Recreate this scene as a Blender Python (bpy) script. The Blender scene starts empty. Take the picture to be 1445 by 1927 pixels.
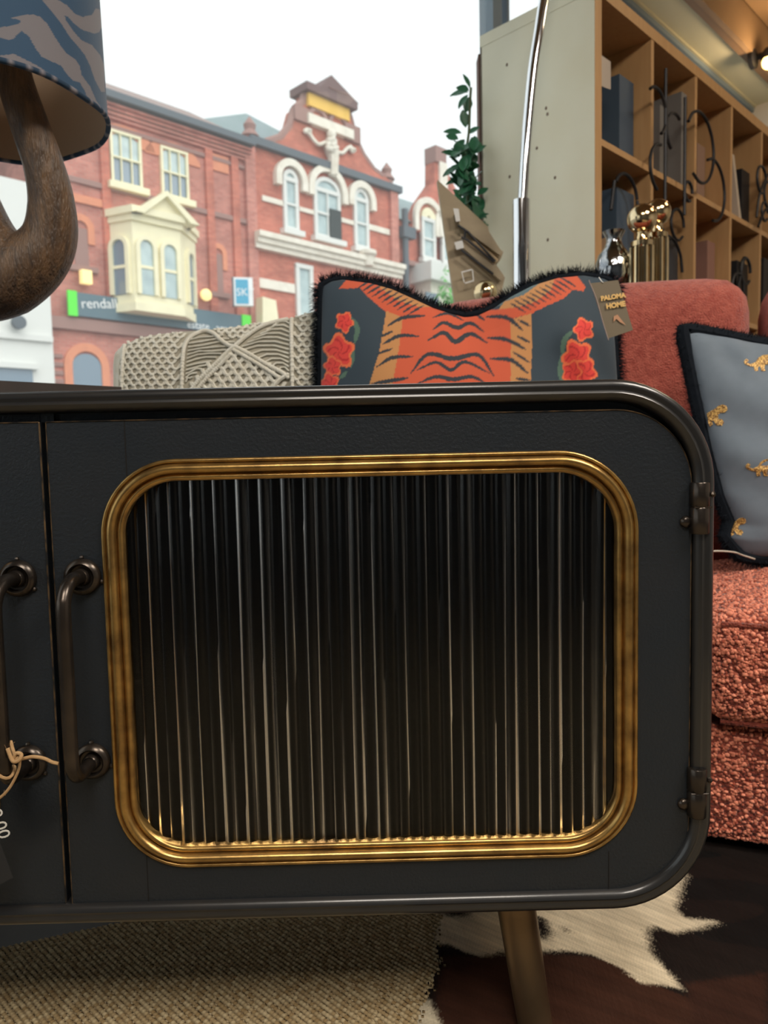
import bpy, math, random
import numpy as np
from mathutils import Matrix, Vector
random.seed(7); rng = np.random.default_rng(7)
SC = bpy.context.scene
PI = math.pi

# ------------------------------------------------------------------ camera, sky, sun, exposure
F, CX, CY, PITCH, ROLL, EYE = 1400.0, 722.5, 963.5, 0.0752, -0.022, 0.635
CAMM = Matrix.Rotation(PI/2-PITCH, 3, 'X') @ Matrix.Rotation(ROLL, 3, 'Z')
cam = bpy.data.cameras.new('camera'); camo = bpy.data.objects.new('camera', cam)
SC.collection.objects.link(camo); SC.camera = camo
camo.matrix_world = Matrix.Translation((0, 0, EYE)) @ CAMM.to_4x4()
cam.sensor_fit = 'VERTICAL'; cam.sensor_height = 36; cam.sensor_width = 27; cam.lens = 36*F/1927
cam.clip_start = 0.02; cam.clip_end = 300
cam.dof.use_dof = True; cam.dof.focus_distance = 0.74; cam.dof.aperture_fstop = 8.5

W = bpy.data.worlds.new('overcast_sky'); SC.world = W; W.use_nodes = True
wn = W.node_tree; wb = wn.nodes['Background']
wt = wn.nodes.new('ShaderNodeTexNoise'); wt.inputs['Scale'].default_value = 2.2; wt.inputs['Detail'].default_value = 3
wr = wn.nodes.new('ShaderNodeValToRGB')
wr.color_ramp.elements[0].color = (.90, .97, 1.0, 1); wr.color_ramp.elements[1].color = (.98, 1, .99, 1)
wn.links.new(wt.outputs['Fac'], wr.inputs[0]); wn.links.new(wr.outputs[0], wb.inputs['Color'])
wb.inputs['Strength'].default_value = 1.25

def lamp(name, kind, loc, energy, color, size=.5, target=None, **kw):
    l = bpy.data.lights.new(name, kind); o = bpy.data.objects.new(name, l); SC.collection.objects.link(o)
    o.location = loc; l.energy = energy; l.color = color
    if kind == 'AREA':
        l.shape = 'RECTANGLE'; l.size = size; l.size_y = kw.get('sy', size)
    if kind == 'POINT': l.shadow_soft_size = size
    if target is not None:
        o.rotation_euler = (Vector(target)-Vector(loc)).to_track_quat('-Z', 'Y').to_euler()
    return o
sun = lamp('sun', 'SUN', (3, -6, 20), 1.7, (1, .97, .92), target=(0.0, 20, 0)); sun.data.angle = 1.2
sun.rotation_euler = Vector((-.55, .55, -.62)).to_track_quat('-Z', 'Y').to_euler()
# large warm area lights added out of view to fill the shop interior
lamp('ceiling_fill_light', 'AREA', (0.1, -1.1, 2.58), 56, (1, .91, .80), .9, (0.1, -1.0, 0), sy=.9)
lamp('ceiling_fill_light', 'AREA', (1.6, -.2, 2.58), 66, (1, .91, .80), .9, (1.6, 0, 0), sy=.9)
lamp('ceiling_fill_light', 'AREA', (2.2, 1.9, 2.55), 11, (1, .78, .52), .6, (2.0, 1.9, 0), sy=.6)
VS = SC.view_settings; VS.view_transform = 'Standard'; VS.look = 'None'; VS.gamma = 1; VS.use_curve_mapping = False
VS.exposure = 0.0
SC.cycles.use_denoising = True; SC.cycles.max_bounces = 7; SC.cycles.diffuse_bounces = 4; SC.cycles.transparent_max_bounces = 8
SC.cycles.sample_clamp_indirect = 6

# ------------------------------------------------------------------ photo geometry helpers (offline measuring in real planes)
MN = np.array(CAMM); ON = np.array([0, 0, EYE])
def ray(px, py): return MN @ np.array([(px-CX)/F, (CY-py)/F, -1.0])
def hit(px, py, n, c):
    d = ray(px, py); n = np.array(n, float); return ON + d*((c-n@ON)/(n@d))
def at(px, py, D):
    d = ray(px, py); return ON + d*(D/d[1])
def onz(px, py, z):
    d = ray(px, py); return ON + d*((z-EYE)/d[2])
def proj(P):
    q = (np.asarray(P)-ON) @ MN; return np.stack([CX+F*q[..., 0]/-q[..., 2], CY-F*q[..., 1]/-q[..., 2]], -1)
def inpoly(P, poly):
    x, y = P[:, 0], P[:, 1]; r = np.zeros(len(P), bool); n = len(poly)
    for i in range(n):
        x1, y1 = poly[i]; x2, y2 = poly[(i+1) % n]
        c = (y1 > y) != (y2 > y)
        if y1 != y2: r ^= c & (x < (x2-x1)*(y-y1)/(y2-y1)+x1)
    return r
def dline(P, line, w0, w1=None, peak=.5):
    """distance to polyline minus tapered width; True where inside the stroke"""
    line = np.array([p[:2] for p in smoothpath([(*q, 0) for q in line], 5)]) if len(line) > 2 else np.array(line, float); seg = np.diff(line, axis=0); L = np.hypot(seg[:, 0], seg[:, 1]); T = np.concatenate([[0], np.cumsum(L)])
    r = np.zeros(len(P), bool)
    for i in range(len(seg)):
        t = np.clip(((P-line[i])@seg[i])/max(L[i]**2, 1e-9), 0, 1)
        d = np.hypot(*(P-line[i]-t[:, None]*seg[i]).T); s = (T[i]+t*L[i])/T[-1]
        w = w0*np.sqrt(np.clip(np.sin(PI*np.clip(s, .03, .97)), .05, 1))
        r |= d < w
    return r
def fbm(x, y, seed=0):
    r = np.random.default_rng(seed); v = 0
    for k in range(7):
        a, b, c = r.normal(0, 1, 2)*(1+.6*k), 0, r.uniform(0, 6.28); v = v+np.sin(x*a[0]+y*a[1]+c)/(1+.35*k)
    return v/3
def lin(r, g, b): return tuple((c/255/12.92 if c <= 10 else ((c/255+.055)/1.055)**2.4) for c in (r, g, b))

# ------------------------------------------------------------------ materials
def mat(name, col, rough=.6, metal=0., bump=None, var=None, attr=None, spec=.5, emit=None, coat=0, sheen=0, stretch=None, obj=True):
    m = bpy.data.materials.new(name); m.use_nodes = True; nt = m.node_tree; b = nt.nodes['Principled BSDF']
    N = nt.nodes.new; K = nt.links.new
    b.inputs['Base Color'].default_value = (*col, 1); b.inputs['Roughness'].default_value = rough
    b.inputs['Metallic'].default_value = metal; b.inputs['Specular IOR Level'].default_value = spec
    b.inputs['Coat Weight'].default_value = coat; b.inputs['Coat Roughness'].default_value = .15
    if sheen: b.inputs['Sheen Weight'].default_value = sheen
    tc = N('ShaderNodeTexCoord'); mp = N('ShaderNodeMapping'); K(tc.outputs['Object'], mp.inputs[0])
    if stretch: mp.inputs['Scale'].default_value = stretch
    src = None
    if attr:
        a = N('ShaderNodeAttribute'); a.attribute_name = attr; src = a.outputs['Color']; K(src, b.inputs['Base Color'])
    if var:   # (scale, second colour, amount)
        t = N('ShaderNodeTexNoise'); t.inputs['Scale'].default_value = var[0]; t.inputs['Detail'].default_value = 5; K(mp.outputs[0], t.inputs[0])
        r = N('ShaderNodeValToRGB'); r.color_ramp.elements[0].position = .5-var[2]; r.color_ramp.elements[1].position = .5+var[2]; K(t.outputs['Fac'], r.inputs[0])
        mx = N('ShaderNodeMix'); mx.data_type = 'RGBA'; K(r.outputs[0], mx.inputs['Factor'])
        if src: K(src, mx.inputs['A'])
        else: mx.inputs['A'].default_value = (*col, 1)
        if attr:
            mx.blend_type = 'MULTIPLY'
        mx.inputs['B'].default_value = (*var[1], 1); K(mx.outputs['Result'], b.inputs['Base Color'])
    if bump:  # (kind, scale, strength, distance)
        if bump[0] == 'vor':
            t = N('ShaderNodeTexVoronoi'); t.inputs['Scale'].default_value = bump[1]; out = t.outputs['Distance']
        else:
            t = N('ShaderNodeTexNoise'); t.inputs['Scale'].default_value = bump[1]; t.inputs['Detail'].default_value = 3; out = t.outputs['Fac']
        K(mp.outputs[0], t.inputs[0])
        bp = N('ShaderNodeBump'); bp.inputs['Strength'].default_value = bump[2]; bp.inputs['Distance'].default_value = bump[3]
        bp.invert = bump[0] == 'vor'; K(out, bp.inputs['Height']); K(bp.outputs[0], b.inputs['Normal'])
    if emit:
        b.inputs['Emission Color'].default_value = (*emit[0], 1); b.inputs['Emission Strength'].default_value = emit[1]
    return m
def brickmat(name, c1, c2, mortar, scale=1.0, bw=.22, rh=.075, mort=.01, rough=.85, bump=.4, rot=0, coords='Object', plane='xz', dist=.01):
    m = mat(name, c1, rough); nt = m.node_tree; N = nt.nodes.new; K = nt.links.new; b = nt.nodes['Principled BSDF']
    tc = N('ShaderNodeTexCoord'); sx = N('ShaderNodeSeparateXYZ'); cx = N('ShaderNodeCombineXYZ'); K(tc.outputs['Object'], sx.inputs[0])
    if plane == 'xz':
        ad = N('ShaderNodeMath'); ad.operation = 'ADD'; K(sx.outputs[0], ad.inputs[0]); K(sx.outputs[1], ad.inputs[1])
        K(ad.outputs[0], cx.inputs[0]); K(sx.outputs[2], cx.inputs[1])
    else:
        K(sx.outputs[0], cx.inputs[0]); K(sx.outputs[1], cx.inputs[1])
    mp = N('ShaderNodeMapping'); mp.inputs['Rotation'].default_value[2] = rot; K(cx.outputs[0], mp.inputs[0])
    t = N('ShaderNodeTexBrick'); t.inputs['Scale'].default_value = 1; t.inputs['Brick Width'].default_value = bw; t.inputs['Row Height'].default_value = rh
    t.inputs['Mortar Size'].default_value = mort; t.inputs['Mortar Smooth'].default_value = .6
    t.inputs['Color1'].default_value = (*c1, 1); t.inputs['Color2'].default_value = (*c2, 1); t.inputs['Mortar'].default_value = (*mortar, 1)
    K(mp.outputs[0], t.inputs[0])
    n = N('ShaderNodeTexNoise'); n.inputs['Scale'].default_value = 1.3 if bw > .1 else 9; n.inputs['Detail'].default_value = 5; K(tc.outputs['Object'], n.inputs[0])
    r = N('ShaderNodeMapRange'); r.inputs[1].default_value = .3; r.inputs[2].default_value = .7; r.inputs[3].default_value = .72; r.inputs[4].default_value = 1.15; K(n.outputs['Fac'], r.inputs[0])
    mx = N('ShaderNodeVectorMath'); mx.operation = 'MULTIPLY'; K(t.outputs['Color'], mx.inputs[0]); K(r.outputs[0], mx.inputs[1]); K(mx.outputs[0], b.inputs['Base Color'])
    bp = N('ShaderNodeBump'); bp.inputs['Strength'].default_value = bump; bp.inputs['Distance'].default_value = dist; bp.invert = True
    K(t.outputs['Fac'], bp.inputs['Height']); K(bp.outputs[0], b.inputs['Normal'])
    return m
def glassmat(name, tint, gloss, rough=.02, haze=0):
    m = bpy.data.materials.new(name); m.use_nodes = True; nt = m.node_tree; nt.nodes.clear(); N = nt.nodes.new
    o = N('ShaderNodeOutputMaterial'); mx = N('ShaderNodeMixShader'); t = N('ShaderNodeBsdfTransparent'); g = N('ShaderNodeBsdfGlossy'); fr = N('ShaderNodeFresnel')
    fr.inputs['IOR'].default_value = 1.3; mu = N('ShaderNodeMath'); mu.operation = 'MULTIPLY'; mu.inputs[1].default_value = gloss
    nt.links.new(fr.outputs[0], mu.inputs[0]); nt.links.new(mu.outputs[0], mx.inputs[0])
    t.inputs[0].default_value = (*tint, 1); g.inputs['Roughness'].default_value = rough
    nt.links.new(t.outputs[0], mx.inputs[1]); nt.links.new(g.outputs[0], mx.inputs[2]); 
    if haze:  # pale translucent share imitates haze over the street view
        tl = N('ShaderNodeBsdfTranslucent'); tl.inputs[0].default_value = (.95, 1, 1, 1); m2 = N('ShaderNodeMixShader'); m2.inputs[0].default_value = haze
        nt.links.new(mx.outputs[0], m2.inputs[1]); nt.links.new(tl.outputs[0], m2.inputs[2]); nt.links.new(m2.outputs[0], o.inputs[0])
    else: nt.links.new(mx.outputs[0], o.inputs[0])
    return m
M = dict(
    black=mat('blackened_steel', (.018, .0235, .030), .40, .3, ('noise', 330, .55, .0012), (14, (.023, .026, .030), .3), spec=.35),
    rail=mat('blackened_rail', (.018, .019, .021), .33, .4, ('noise', 90, .12, .0006), (22, (.028, .026, .024), .3)),
    wornedge=mat('rubbed_brass_edge', (.20, .13, .07), .4, .7, var=(60, (.03, .03, .03), .12)),
    gold=mat('aged_brass', (.62, .38, .12), .30, .9, ('noise', 60, .25, .0012), (38, (.16, .095, .04), .24)),
    bronze=mat('dark_bronze', (.075, .060, .048), .27, .8, ('noise', 70, .2, .0008), (40, (.035, .03, .027), .2)),
    leg=mat('brown_bronze_leg', (.22, .15, .085), .36, .75, ('noise', 60, .1, .0006), (12, (.15, .10, .055), .25)),
    rib=glassmat('smoked_reeded_glass', (.22, .23, .24), 1.6, .24),
    inside=mat('cabinet_inside', (.018, .016, .015), .9, spec=.1),
    pine=mat('birch_veneer', (.50, .30, .135), .5, 0, None, (7, (.42, .235, .10), .3), stretch=(8, 8, 1)),
    pineside=mat('whitewashed_panel', (.74, .75, .62), .55, 0, ('noise', 8, .05, .002), (5, (.68, .66, .50), .35)),
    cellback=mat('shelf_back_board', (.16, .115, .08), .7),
    chrome=mat('chrome', (.75, .77, .80), .08, 1.0),
    brass=mat('polished_brass', (.80, .68, .47), .12, 1.0, var=(20, (.6, .42, .2), .3)),
    iron=mat('wrought_iron', (.025, .025, .028), .5, .5),
    mullion=mat('blue_grey_window_frame', (.20, .27, .33), .45),
    white=mat('white_paint', (.72, .73, .70), .55),
    cream=mat('cream_stone', (.92, .86, .60), .7, var=(3, (.80, .74, .52), .3)),
    stone=mat('white_stone', (.88, .84, .74), .8, var=(4, (.70, .64, .54), .3)),
    soffit=mat('cream_soffit', (.62, .60, .42), .6, var=(3, (.56, .54, .38), .3)),
    wall=mat('plaster_wall', (.52, .50, .46), .8, var=(4, (.46, .45, .42), .3)),
    wood=mat('ceiling_board', (.30, .19, .095), .5, var=(6, (.24, .15, .075), .3)),
    darkwood=mat('dark_stained_wood', (.055, .042, .038), .4, var=(20, (.035, .03, .028), .3)),
    leaf=mat('leaf', (.03, .16, .075), .4, var=(9, (.02, .09, .045), .3)),
    fringe=mat('navy_fringe', (.007, .010, .015), .9, spec=.15),
    pane=mat('dark_reflecting_pane', (.17, .24, .31), .12, 0, spec=1.0),
    palepane=mat('net_curtained_pane', (.50, .62, .62), .15, 0, spec=1.0, var=(3, (.34, .44, .46), .2)),
    slate=mat('slate_roof', (.28, .34, .36), .7, var=(2, (.22, .30, .30), .3)),
    tile=mat('clay_tile_roof', (.34, .24, .21), .8, var=(3, (.28, .23, .22), .3)),
    darktrim=mat('dark_brick_trim', (.33, .19, .165), .8),
    capstone=mat('dark_cap_brick', (.17, .10, .095), .8),
    gutter=mat('dark_gutter', (.10, .12, .14), .6),
    rubbed=mat('rubbed_orange_brick', (.76, .30, .17), .85, var=(6, (.64, .25, .15), .3)),
    cord=mat('cotton_cord', (.82, .82, .75), .85, 0, ('noise', 700, .5, .001), (60, (.70, .66, .54), .3)),
    twine=mat('jute_twine', (.52, .33, .16), .85, 0, ('noise', 900, .6, .001), (200, (.36, .21, .09), .3)),
    whitetag=mat('white_paper', (.75, .75, .72), .6),
)
M['rail'].node_tree.nodes['Principled BSDF'].inputs['Coat Weight'].default_value = .5
M['brick'] = brickmat('red_brick', lin(206, 134, 118), lin(184, 112, 100), lin(186, 146, 134))
M['brick_bright'] = brickmat('orange_red_brick', lin(210, 122, 100), lin(188, 102, 84), lin(180, 130, 114))
M['boucle'] = mat('rust_boucle', lin(140, 62, 42), .9, 0, ('vor', 210, 1.0, .004), (60, lin(120, 48, 34), .25), sheen=.25)
M['boucle_back'] = mat('rust_boucle_fine', lin(190, 98, 80), .9, 0, ('vor', 300, .9, .003), (70, lin(150, 60, 48), .25), sheen=.3)
M['sisal'] = brickmat('woven_sisal', lin(222, 206, 172), lin(190, 168, 130), lin(96, 78, 52), bw=.0105, rh=.0062, mort=.0016, bump=1.0, plane='xy', dist=.004)

# ------------------------------------------------------------------ mesh helpers
class MB:
    def __init__(s): s.v = []; s.f = []
    def add(s, vs, fs):
        o = len(s.v); s.v += [tuple(map(float, p)) for p in vs]; s.f += [tuple(i+o for i in f) for f in fs]; return s
    def box(s, x0, x1, y0, y1, z0, z1):
        return s.add([(x0, y0, z0), (x1, y0, z0), (x1, y1, z0), (x0, y1, z0), (x0, y0, z1), (x1, y0, z1), (x1, y1, z1), (x0, y1, z1)],
                     [(0, 3, 2, 1), (4, 5, 6, 7), (0, 1, 5, 4), (1, 2, 6, 5), (2, 3, 7, 6), (3, 0, 4, 7)])
    def prism(s, poly, a, b, fn):   # polygon (u,v) extruded from depth a to b; fn(u,v,d)->xyz
        n = len(poly)
        return s.add([fn(u, v, a) for u, v in poly]+[fn(u, v, b) for u, v in poly],
                     [tuple(range(n)), tuple(range(2*n-1, n-1, -1))]+[(i, i+n, (i+1) % n+n, (i+1) % n) for i in range(n)])
    def tube(s, pts, r, n=10, caps=True, closed=False, flat=None):
        P = [np.array(p, float) for p in pts]; m = len(P); R = r if hasattr(r, '__len__') else [r]*m
        up = None; rings = []
        for i in range(m):
            t = (P[(i+1) % m]-P[i-1]) if closed else P[min(i+1, m-1)]-P[max(i-1, 0)]
            t = t/(np.linalg.norm(t)+1e-12)
            if up is None:
                up = np.array([0, 0, 1.]) if abs(t[2]) < .9 else np.array([0, 1., 0])
            a = up-t*(up@t); a /= np.linalg.norm(a)+1e-12; up = a; b = np.cross(t, a)
            rings.append([P[i]+R[i]*(math.cos(2*PI*k/n)*a+math.sin(2*PI*k/n)*b) for k in range(n)])
        vs = [q for g in rings for q in g]; fs = []
        for i in range(m if closed else m-1):
            j = (i+1) % m
            for k in range(n): fs.append((i*n+k, i*n+(k+1) % n, j*n+(k+1) % n, j*n+k))
        if caps and not closed: fs += [tuple(range(n-1, -1, -1)), tuple((m-1)*n+k for k in range(n))]
        return s.add(vs, fs)
    def lathe(s, prof, c=(0, 0, 0), ax=(0, 0, 1), n=24, caps=True):  # prof: (r, h)
        ax = np.array(ax, float); ax /= np.linalg.norm(ax); a = np.cross(ax, (0, 0, 1.) if abs(ax[2]) < .9 else (1., 0, 0)); a /= np.linalg.norm(a); b = np.cross(ax, a); c = np.array(c, float)
        vs = [c+ax*h+r*(math.cos(2*PI*k/n)*a+math.sin(2*PI*k/n)*b) for r, h in prof for k in range(n)]
        fs = [(i*n+k, i*n+(k+1) % n, (i+1)*n+(k+1) % n, (i+1)*n+k) for i in range(len(prof)-1) for k in range(n)]
        if caps: fs += [tuple(range(n-1, -1, -1)), tuple((len(prof)-1)*n+k for k in range(n))]
        return s.add(vs, fs)
    def ball(s, c, r, n=14, sq=(1, 1, 1)):
        m = n//2; vs = []; c = np.array(c, float)
        for i in range(m+1):
            th = PI*i/m
            for k in range(n): vs.append(c+np.array([r*sq[0]*math.sin(th)*math.cos(2*PI*k/n), r*sq[1]*math.sin(th)*math.sin(2*PI*k/n), r*sq[2]*math.cos(th)]))
        return s.add(vs, [(i*n+k, (i+1)*n+k, (i+1)*n+(k+1) % n, i*n+(k+1) % n) for i in range(m) for k in range(n)])
    def grid(s, A, flip=False):     # A: (nu,nv,3)
        nu, nv = A.shape[:2]; vs = A.reshape(-1, 3)
        fs = [((i*nv+j, (i+1)*nv+j, (i+1)*nv+j+1, i*nv+j+1) if not flip else (i*nv+j, i*nv+j+1, (i+1)*nv+j+1, (i+1)*nv+j)) for i in range(nu-1) for j in range(nv-1)]
        return s.add(vs, fs)
    def build(s, name, m, parent=None, smooth=35, loc=None, kind=None, label=None):
        me = bpy.data.meshes.new(name); me.from_pydata(s.v, [], s.f); me.update()
        if smooth:
            me.polygons.foreach_set('use_smooth', [True]*len(me.polygons)); me.set_sharp_from_angle(angle=math.radians(smooth))
        if m is not None: me.materials.append(m if not isinstance(m, str) else M[m])
        return link(name, me, parent, loc, kind, label)
def link(name, me, parent=None, loc=None, kind=None, label=None):
    o = bpy.data.objects.new(name, me); SC.collection.objects.link(o); o.parent = parent
    if loc is not None: o.location = loc
    if kind: o['kind'] = kind
    if label: o['label'] = label
    return o
def thing(name, label, cat, loc=(0, 0, 0), rz=0, group=None):
    o = bpy.data.objects.new(name, None); SC.collection.objects.link(o); o.empty_display_size = .05
    o.location = tuple(map(float, loc)); o.rotation_euler = (0, 0, rz); o['label'] = label; o['category'] = cat
    if group: o['group'] = group
    return o
def tag(o, label, cat, group=None, kind=None):
    o['label'] = label; o['category'] = cat
    if group: o['group'] = group
    if kind: o['kind'] = kind
    return o
def struct(o): o['kind'] = 'structure'; return o
def W2L(parent):   # world -> parent's local frame
    mw = Matrix.Translation(parent.location) @ parent.rotation_euler.to_matrix().to_4x4(); mi = np.array(mw.inverted())
    return lambda p: (mi @ np.array([*p, 1.]))[:3]
def setcol(o, C):
    me = o.data; a = me.color_attributes.new('Col', 'FLOAT_COLOR', 'POINT')
    C = np.concatenate([C, np.ones((len(C), 1))], 1).astype(np.float32); a.data.foreach_set('color', C.ravel())
def rrect(x0, x1, z0, z1, rad, n=12):   # rad: tr, tl, bl, br ; returns points and outward normals, ccw
    pts = []; nr = []
    for (cx, cz, a0, r) in ((x1-rad[0], z1-rad[0], 0, rad[0]), (x0+rad[1], z1-rad[1], 90, rad[1]), (x0+rad[2], z0+rad[2], 180, rad[2]), (x1-rad[3], z0+rad[3], 270, rad[3])):
        for k in range(n+1):
            a = math.radians(a0+90*k/n); d = (math.cos(a), math.sin(a)); pts.append((cx+r*d[0], cz+r*d[1])); nr.append(d)
    return np.array(pts), np.array(nr)
def sweep(mb, path, prof, closed=True):   # prof (o,y)
    pts, nr = path; n = len(pts); m = len(prof)
    vs = [(p[0]+q[0]*o, y, p[1]+q[1]*o) for p, q in zip(pts, nr) for o, y in prof]
    fs = []
    for i in range(n):
        j = (i+1) % n
        for k in range(m if closed else m-1):
            l = (k+1) % m; fs.append((i*m+k, i*m+l, j*m+l, j*m+k))
    return mb.add(vs, fs)
def ring(mb, pa, pb, ya, yb):
    n = len(pa); mb.add([(p[0], ya, p[1]) for p in pa]+[(p[0], yb, p[1]) for p in pb], [(i, (i+1) % n, n+(i+1) % n, n+i) for i in range(n)])
def dup(src, parent=None, **kw):
    c = src.copy(); SC.collection.objects.link(c); c.parent = parent if parent is not None else None
    for ch in [o for o in bpy.data.objects if o.parent == src]: dup(ch, c)
    return c
def smoothpath(pts, n=8):   # Catmull-Rom
    P = [np.array(p, float) for p in pts]; P = [2*P[0]-P[1]]+P+[2*P[-1]-P[-2]]; out = []
    for i in range(1, len(P)-2):
        for k in range(n):
            t = k/n; a, b, c, d = P[i-1:i+3]
            out.append(.5*((2*b)+(-a+c)*t+(2*a-5*b+4*c-d)*t*t+(-a+3*b-3*c+d)*t**3))
    out.append(P[-2]); return out
def rbox(hx, hy, hz, r, crown=0, N=10, jit=0, sag=0):
    """rounded box mesh, centre origin; returns verts (n,3), faces, normals"""
    vs = {}; V = []; Fc = []; Nn = []
    def idx(p):
        k = tuple(round(c, 5) for c in p)
        if k not in vs:
            q = np.array(p)*np.array([hx, hy, hz]); inn = np.clip(q, [-hx+r, -hy+r, -hz+r], [hx-r, hy-r, hz-r]); d = q-inn; L = np.linalg.norm(d); n = d/L if L > 1e-9 else np.zeros(3)
            w = inn+n*r; 
            if crown: w[2] += crown*(1-p[0]**2)*(1-p[1]**2)*(1 if p[2] > 0 else 0)*max(p[2], 0); w[1] -= .35*crown*(1-p[0]**2)*(1-p[2]**2)*(1 if p[1] < 0 else 0)
            vs[k] = len(V); V.append(w); Nn.append(n)
        return vs[k]
    g = np.linspace(-1, 1, N+1); g = np.sign(g)*np.abs(g)**.8
    for ax in range(3):
        for sg in (-1, 1):
            for i in range(N):
                for j in range(N):
                    q = []
                    for (a, b) in ((i, j), (i+1, j), (i+1, j+1), (i, j+1)):
                        p = [0, 0, 0]; p[ax] = sg; p[(ax+1) % 3] = g[a]; p[(ax+2) % 3] = g[b]; q.append(idx(p))
                    Fc.append(tuple(q) if sg > 0 else tuple(q[::-1]))
    return V, Fc, Nn
def text(name, s, size, m, origin, xdir, ydir, parent=None, depth=.0004, align='LEFT', bold=0):
    cu = bpy.data.curves.new(name, 'FONT'); cu.body = s; cu.size = size; cu.extrude = depth; cu.align_x = align; cu.resolution_u = 3; cu.offset = bold
    t = bpy.data.objects.new('tmp', cu); SC.collection.objects.link(t); bpy.context.view_layer.update()
    me = bpy.data.meshes.new_from_object(t.evaluated_get(bpy.context.evaluated_depsgraph_get())); bpy.data.objects.remove(t)
    X = Vector(xdir).normalized(); Y = Vector(ydir); Y = (Y-X*Y.dot(X)).normalized(); Z = X.cross(Y)
    mx = Matrix((X, Y, Z)).transposed().to_4x4(); mx.translation = Vector(origin); me.transform(mx)
    me.materials.clear(); me.materials.append(m); return link(name, me, parent)

# ------------------------------------------------------------------ room shell
R45 = PI/4; S2 = math.sqrt(.5)
def P45(a, c, z):  # point with along-street coordinate a and X-Y = c
    return (S2*a+c/2, S2*a-c/2, z)
WC = -2.211   # X-Y of the shop window plane
mb = MB(); mb.box(-3.2, 4.2, -3.2, 5.0, -.06, 0); struct(mb.build('floor', mat('dark_floor', (.06, .05, .042), .5, var=(5, (.04, .035, .03), .3)), smooth=0))
def wallseg(name, a, b, z0, z1, th, m):
    a = np.array(a, float); b = np.array(b, float); d = (b-a)/np.linalg.norm(b-a); n = np.array([-d[1], d[0]])*th
    q = [a, b, b+n, a+n]; mb = MB(); mb.add([(*p, z0) for p in q]+[(*p, z1) for p in q], [(0, 3, 2, 1), (4, 5, 6, 7), (0, 1, 5, 4), (1, 2, 6, 5), (2, 3, 7, 6), (3, 0, 4, 7)])
    return struct(mb.build(name, m, smooth=0))
wallseg('wall_left', (-3, -3), (-3, -.79), 0, .30, .1, M['wall'])
wallseg('wall_left', (-3, -3), (-3, -.79), 2.40, 2.68, .1, M['wall'])
wallseg('wall_back', (3.6, -3), (-3, -3), 0, 2.62, .1, mat('dark_shop_wall', (.10, .115, .13), .8))
e0 = np.array([.243, 2.454])+S2*2.55*np.array([1, 1])
wallseg('wall_end', e0, (3.6, e0[1]-(3.6-e0[0])), 0, 2.62, .1, M['wall'])
wallseg('wall_right', (3.6, e0[1]-(3.6-e0[0])), (3.6, -3), 0, 2.62, .1, M['wall'])
wallseg('wall_window', (-3, -.789), e0, 0, .30, .12, M['wall'])
# window frame: head rail, sill, mullions (frame object of window_1), glass panes
def along(px, c=WC):   # along-street coordinate of the vertical plane point seen at px (near the horizon)
    p = hit(px, 850, (1, -1, 0), c); return (p[0]+p[1])*S2
a0 = (-3-.789)*S2; a1 = (e0[0]+e0[1])*S2
am = along(935)
wf = struct(thing('window_1', 'x', 'x')); del wf['label']; del wf['category']; wf.rotation_euler[2] = 0
def p45box(a, b, c0, c1, z0, z1):   # box in street-aligned coords; c = X-Y
    mb = MB(); q = [P45(a, c0, 0), P45(b, c0, 0), P45(b, c1, 0), P45(a, c1, 0)]
    return mb.add([(p[0], p[1], z0) for p in q]+[(p[0], p[1], z1) for p in q], [(0, 3, 2, 1), (4, 5, 6, 7), (0, 1, 5, 4), (1, 2, 6, 5), (2, 3, 7, 6), (3, 0, 4, 7)])
p45box(a0, a1, WC-.06, WC+.035, 2.40, 2.47).build('head_rail', M['mullion'], wf, 0)
p45box(a0, a1, WC-.02, WC+.06, 2.47, 2.50).build('head_bead', M['mullion'], wf, 0)
p45box(a0, a1, WC-.10, WC+.10, .30, .34).build('window_sill', M['white'], wf, 0)
for k, (a, w) in enumerate([(am, .05), (am+.062, .012), (am-1.9, .05), (a1-.05, .05)]):
    p45box(a-w/2, a+w/2, WC-.05, WC+.03, .34, 2.40).build('mullion', M['mullion'] if k != 3 else M['white'], wf, 0)
GL = glassmat('window_glass', (.98, .99, .985), .03, haze=.06)
for a, b in ((a0, am-1.93), (am-1.87, am-.03), (am+.08, a1-.08)):
    p45box(a, b, WC-.012, WC-.004, .34, 2.40).build('glass_pane', GL, wf, 0)
w2 = bpy.data.objects.new('added_side_window', None); SC.collection.objects.link(w2); struct(w2)  # unseen side window added to bring cool daylight in from the left
for y in (-3, -1.9, -.82): MB().box(-3.08, -3.0, y, y+.05, .3, 2.4).build('mullion', M['mullion'], w2, 0)
for y in (-2.95, -1.85): MB().box(-3.05, -3.042, y, y+1.03, .3, 2.4).build('glass_pane', GL, w2, 0)
# bulkhead over the window and the boarded ceiling
SO = -1.882
struct(p45box(a0, a1, WC+.03, SO, 2.50, 2.53).build('trim_1', M['soffit'], smooth=0))
struct(p45box(a0, a1, WC+.03, WC+.075, 2.492, 2.50).build('trim_2', M['soffit'], smooth=0))
struct(p45box(a0, a1, SO-.05, SO-.005, 2.478, 2.50).build('trim_3', mat('brown_trim', (.20, .12, .06), .5), smooth=0))
struct(p45box(a0, a1, SO-.005, SO+.03, 2.475, 2.66).build('trim_4', M['wood'], smooth=0))
ceil = struct(MB().box(-3.2, 4.2, -3.2, 5.0, 2.68, 2.8).build('ceiling', mat('ceiling_dark', (.20, .12, .06), .7), smooth=0))
for k in range(26):
    c = SO+.03+.17*k
    p45box(a0 if c < 0 else -2.0, a1 if c < 1 else 3.2, c+.006, c+.166, 2.655-.012*(k % 2), 2.68).build('ceiling_board', M['wood'], ceil, 0)
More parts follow.
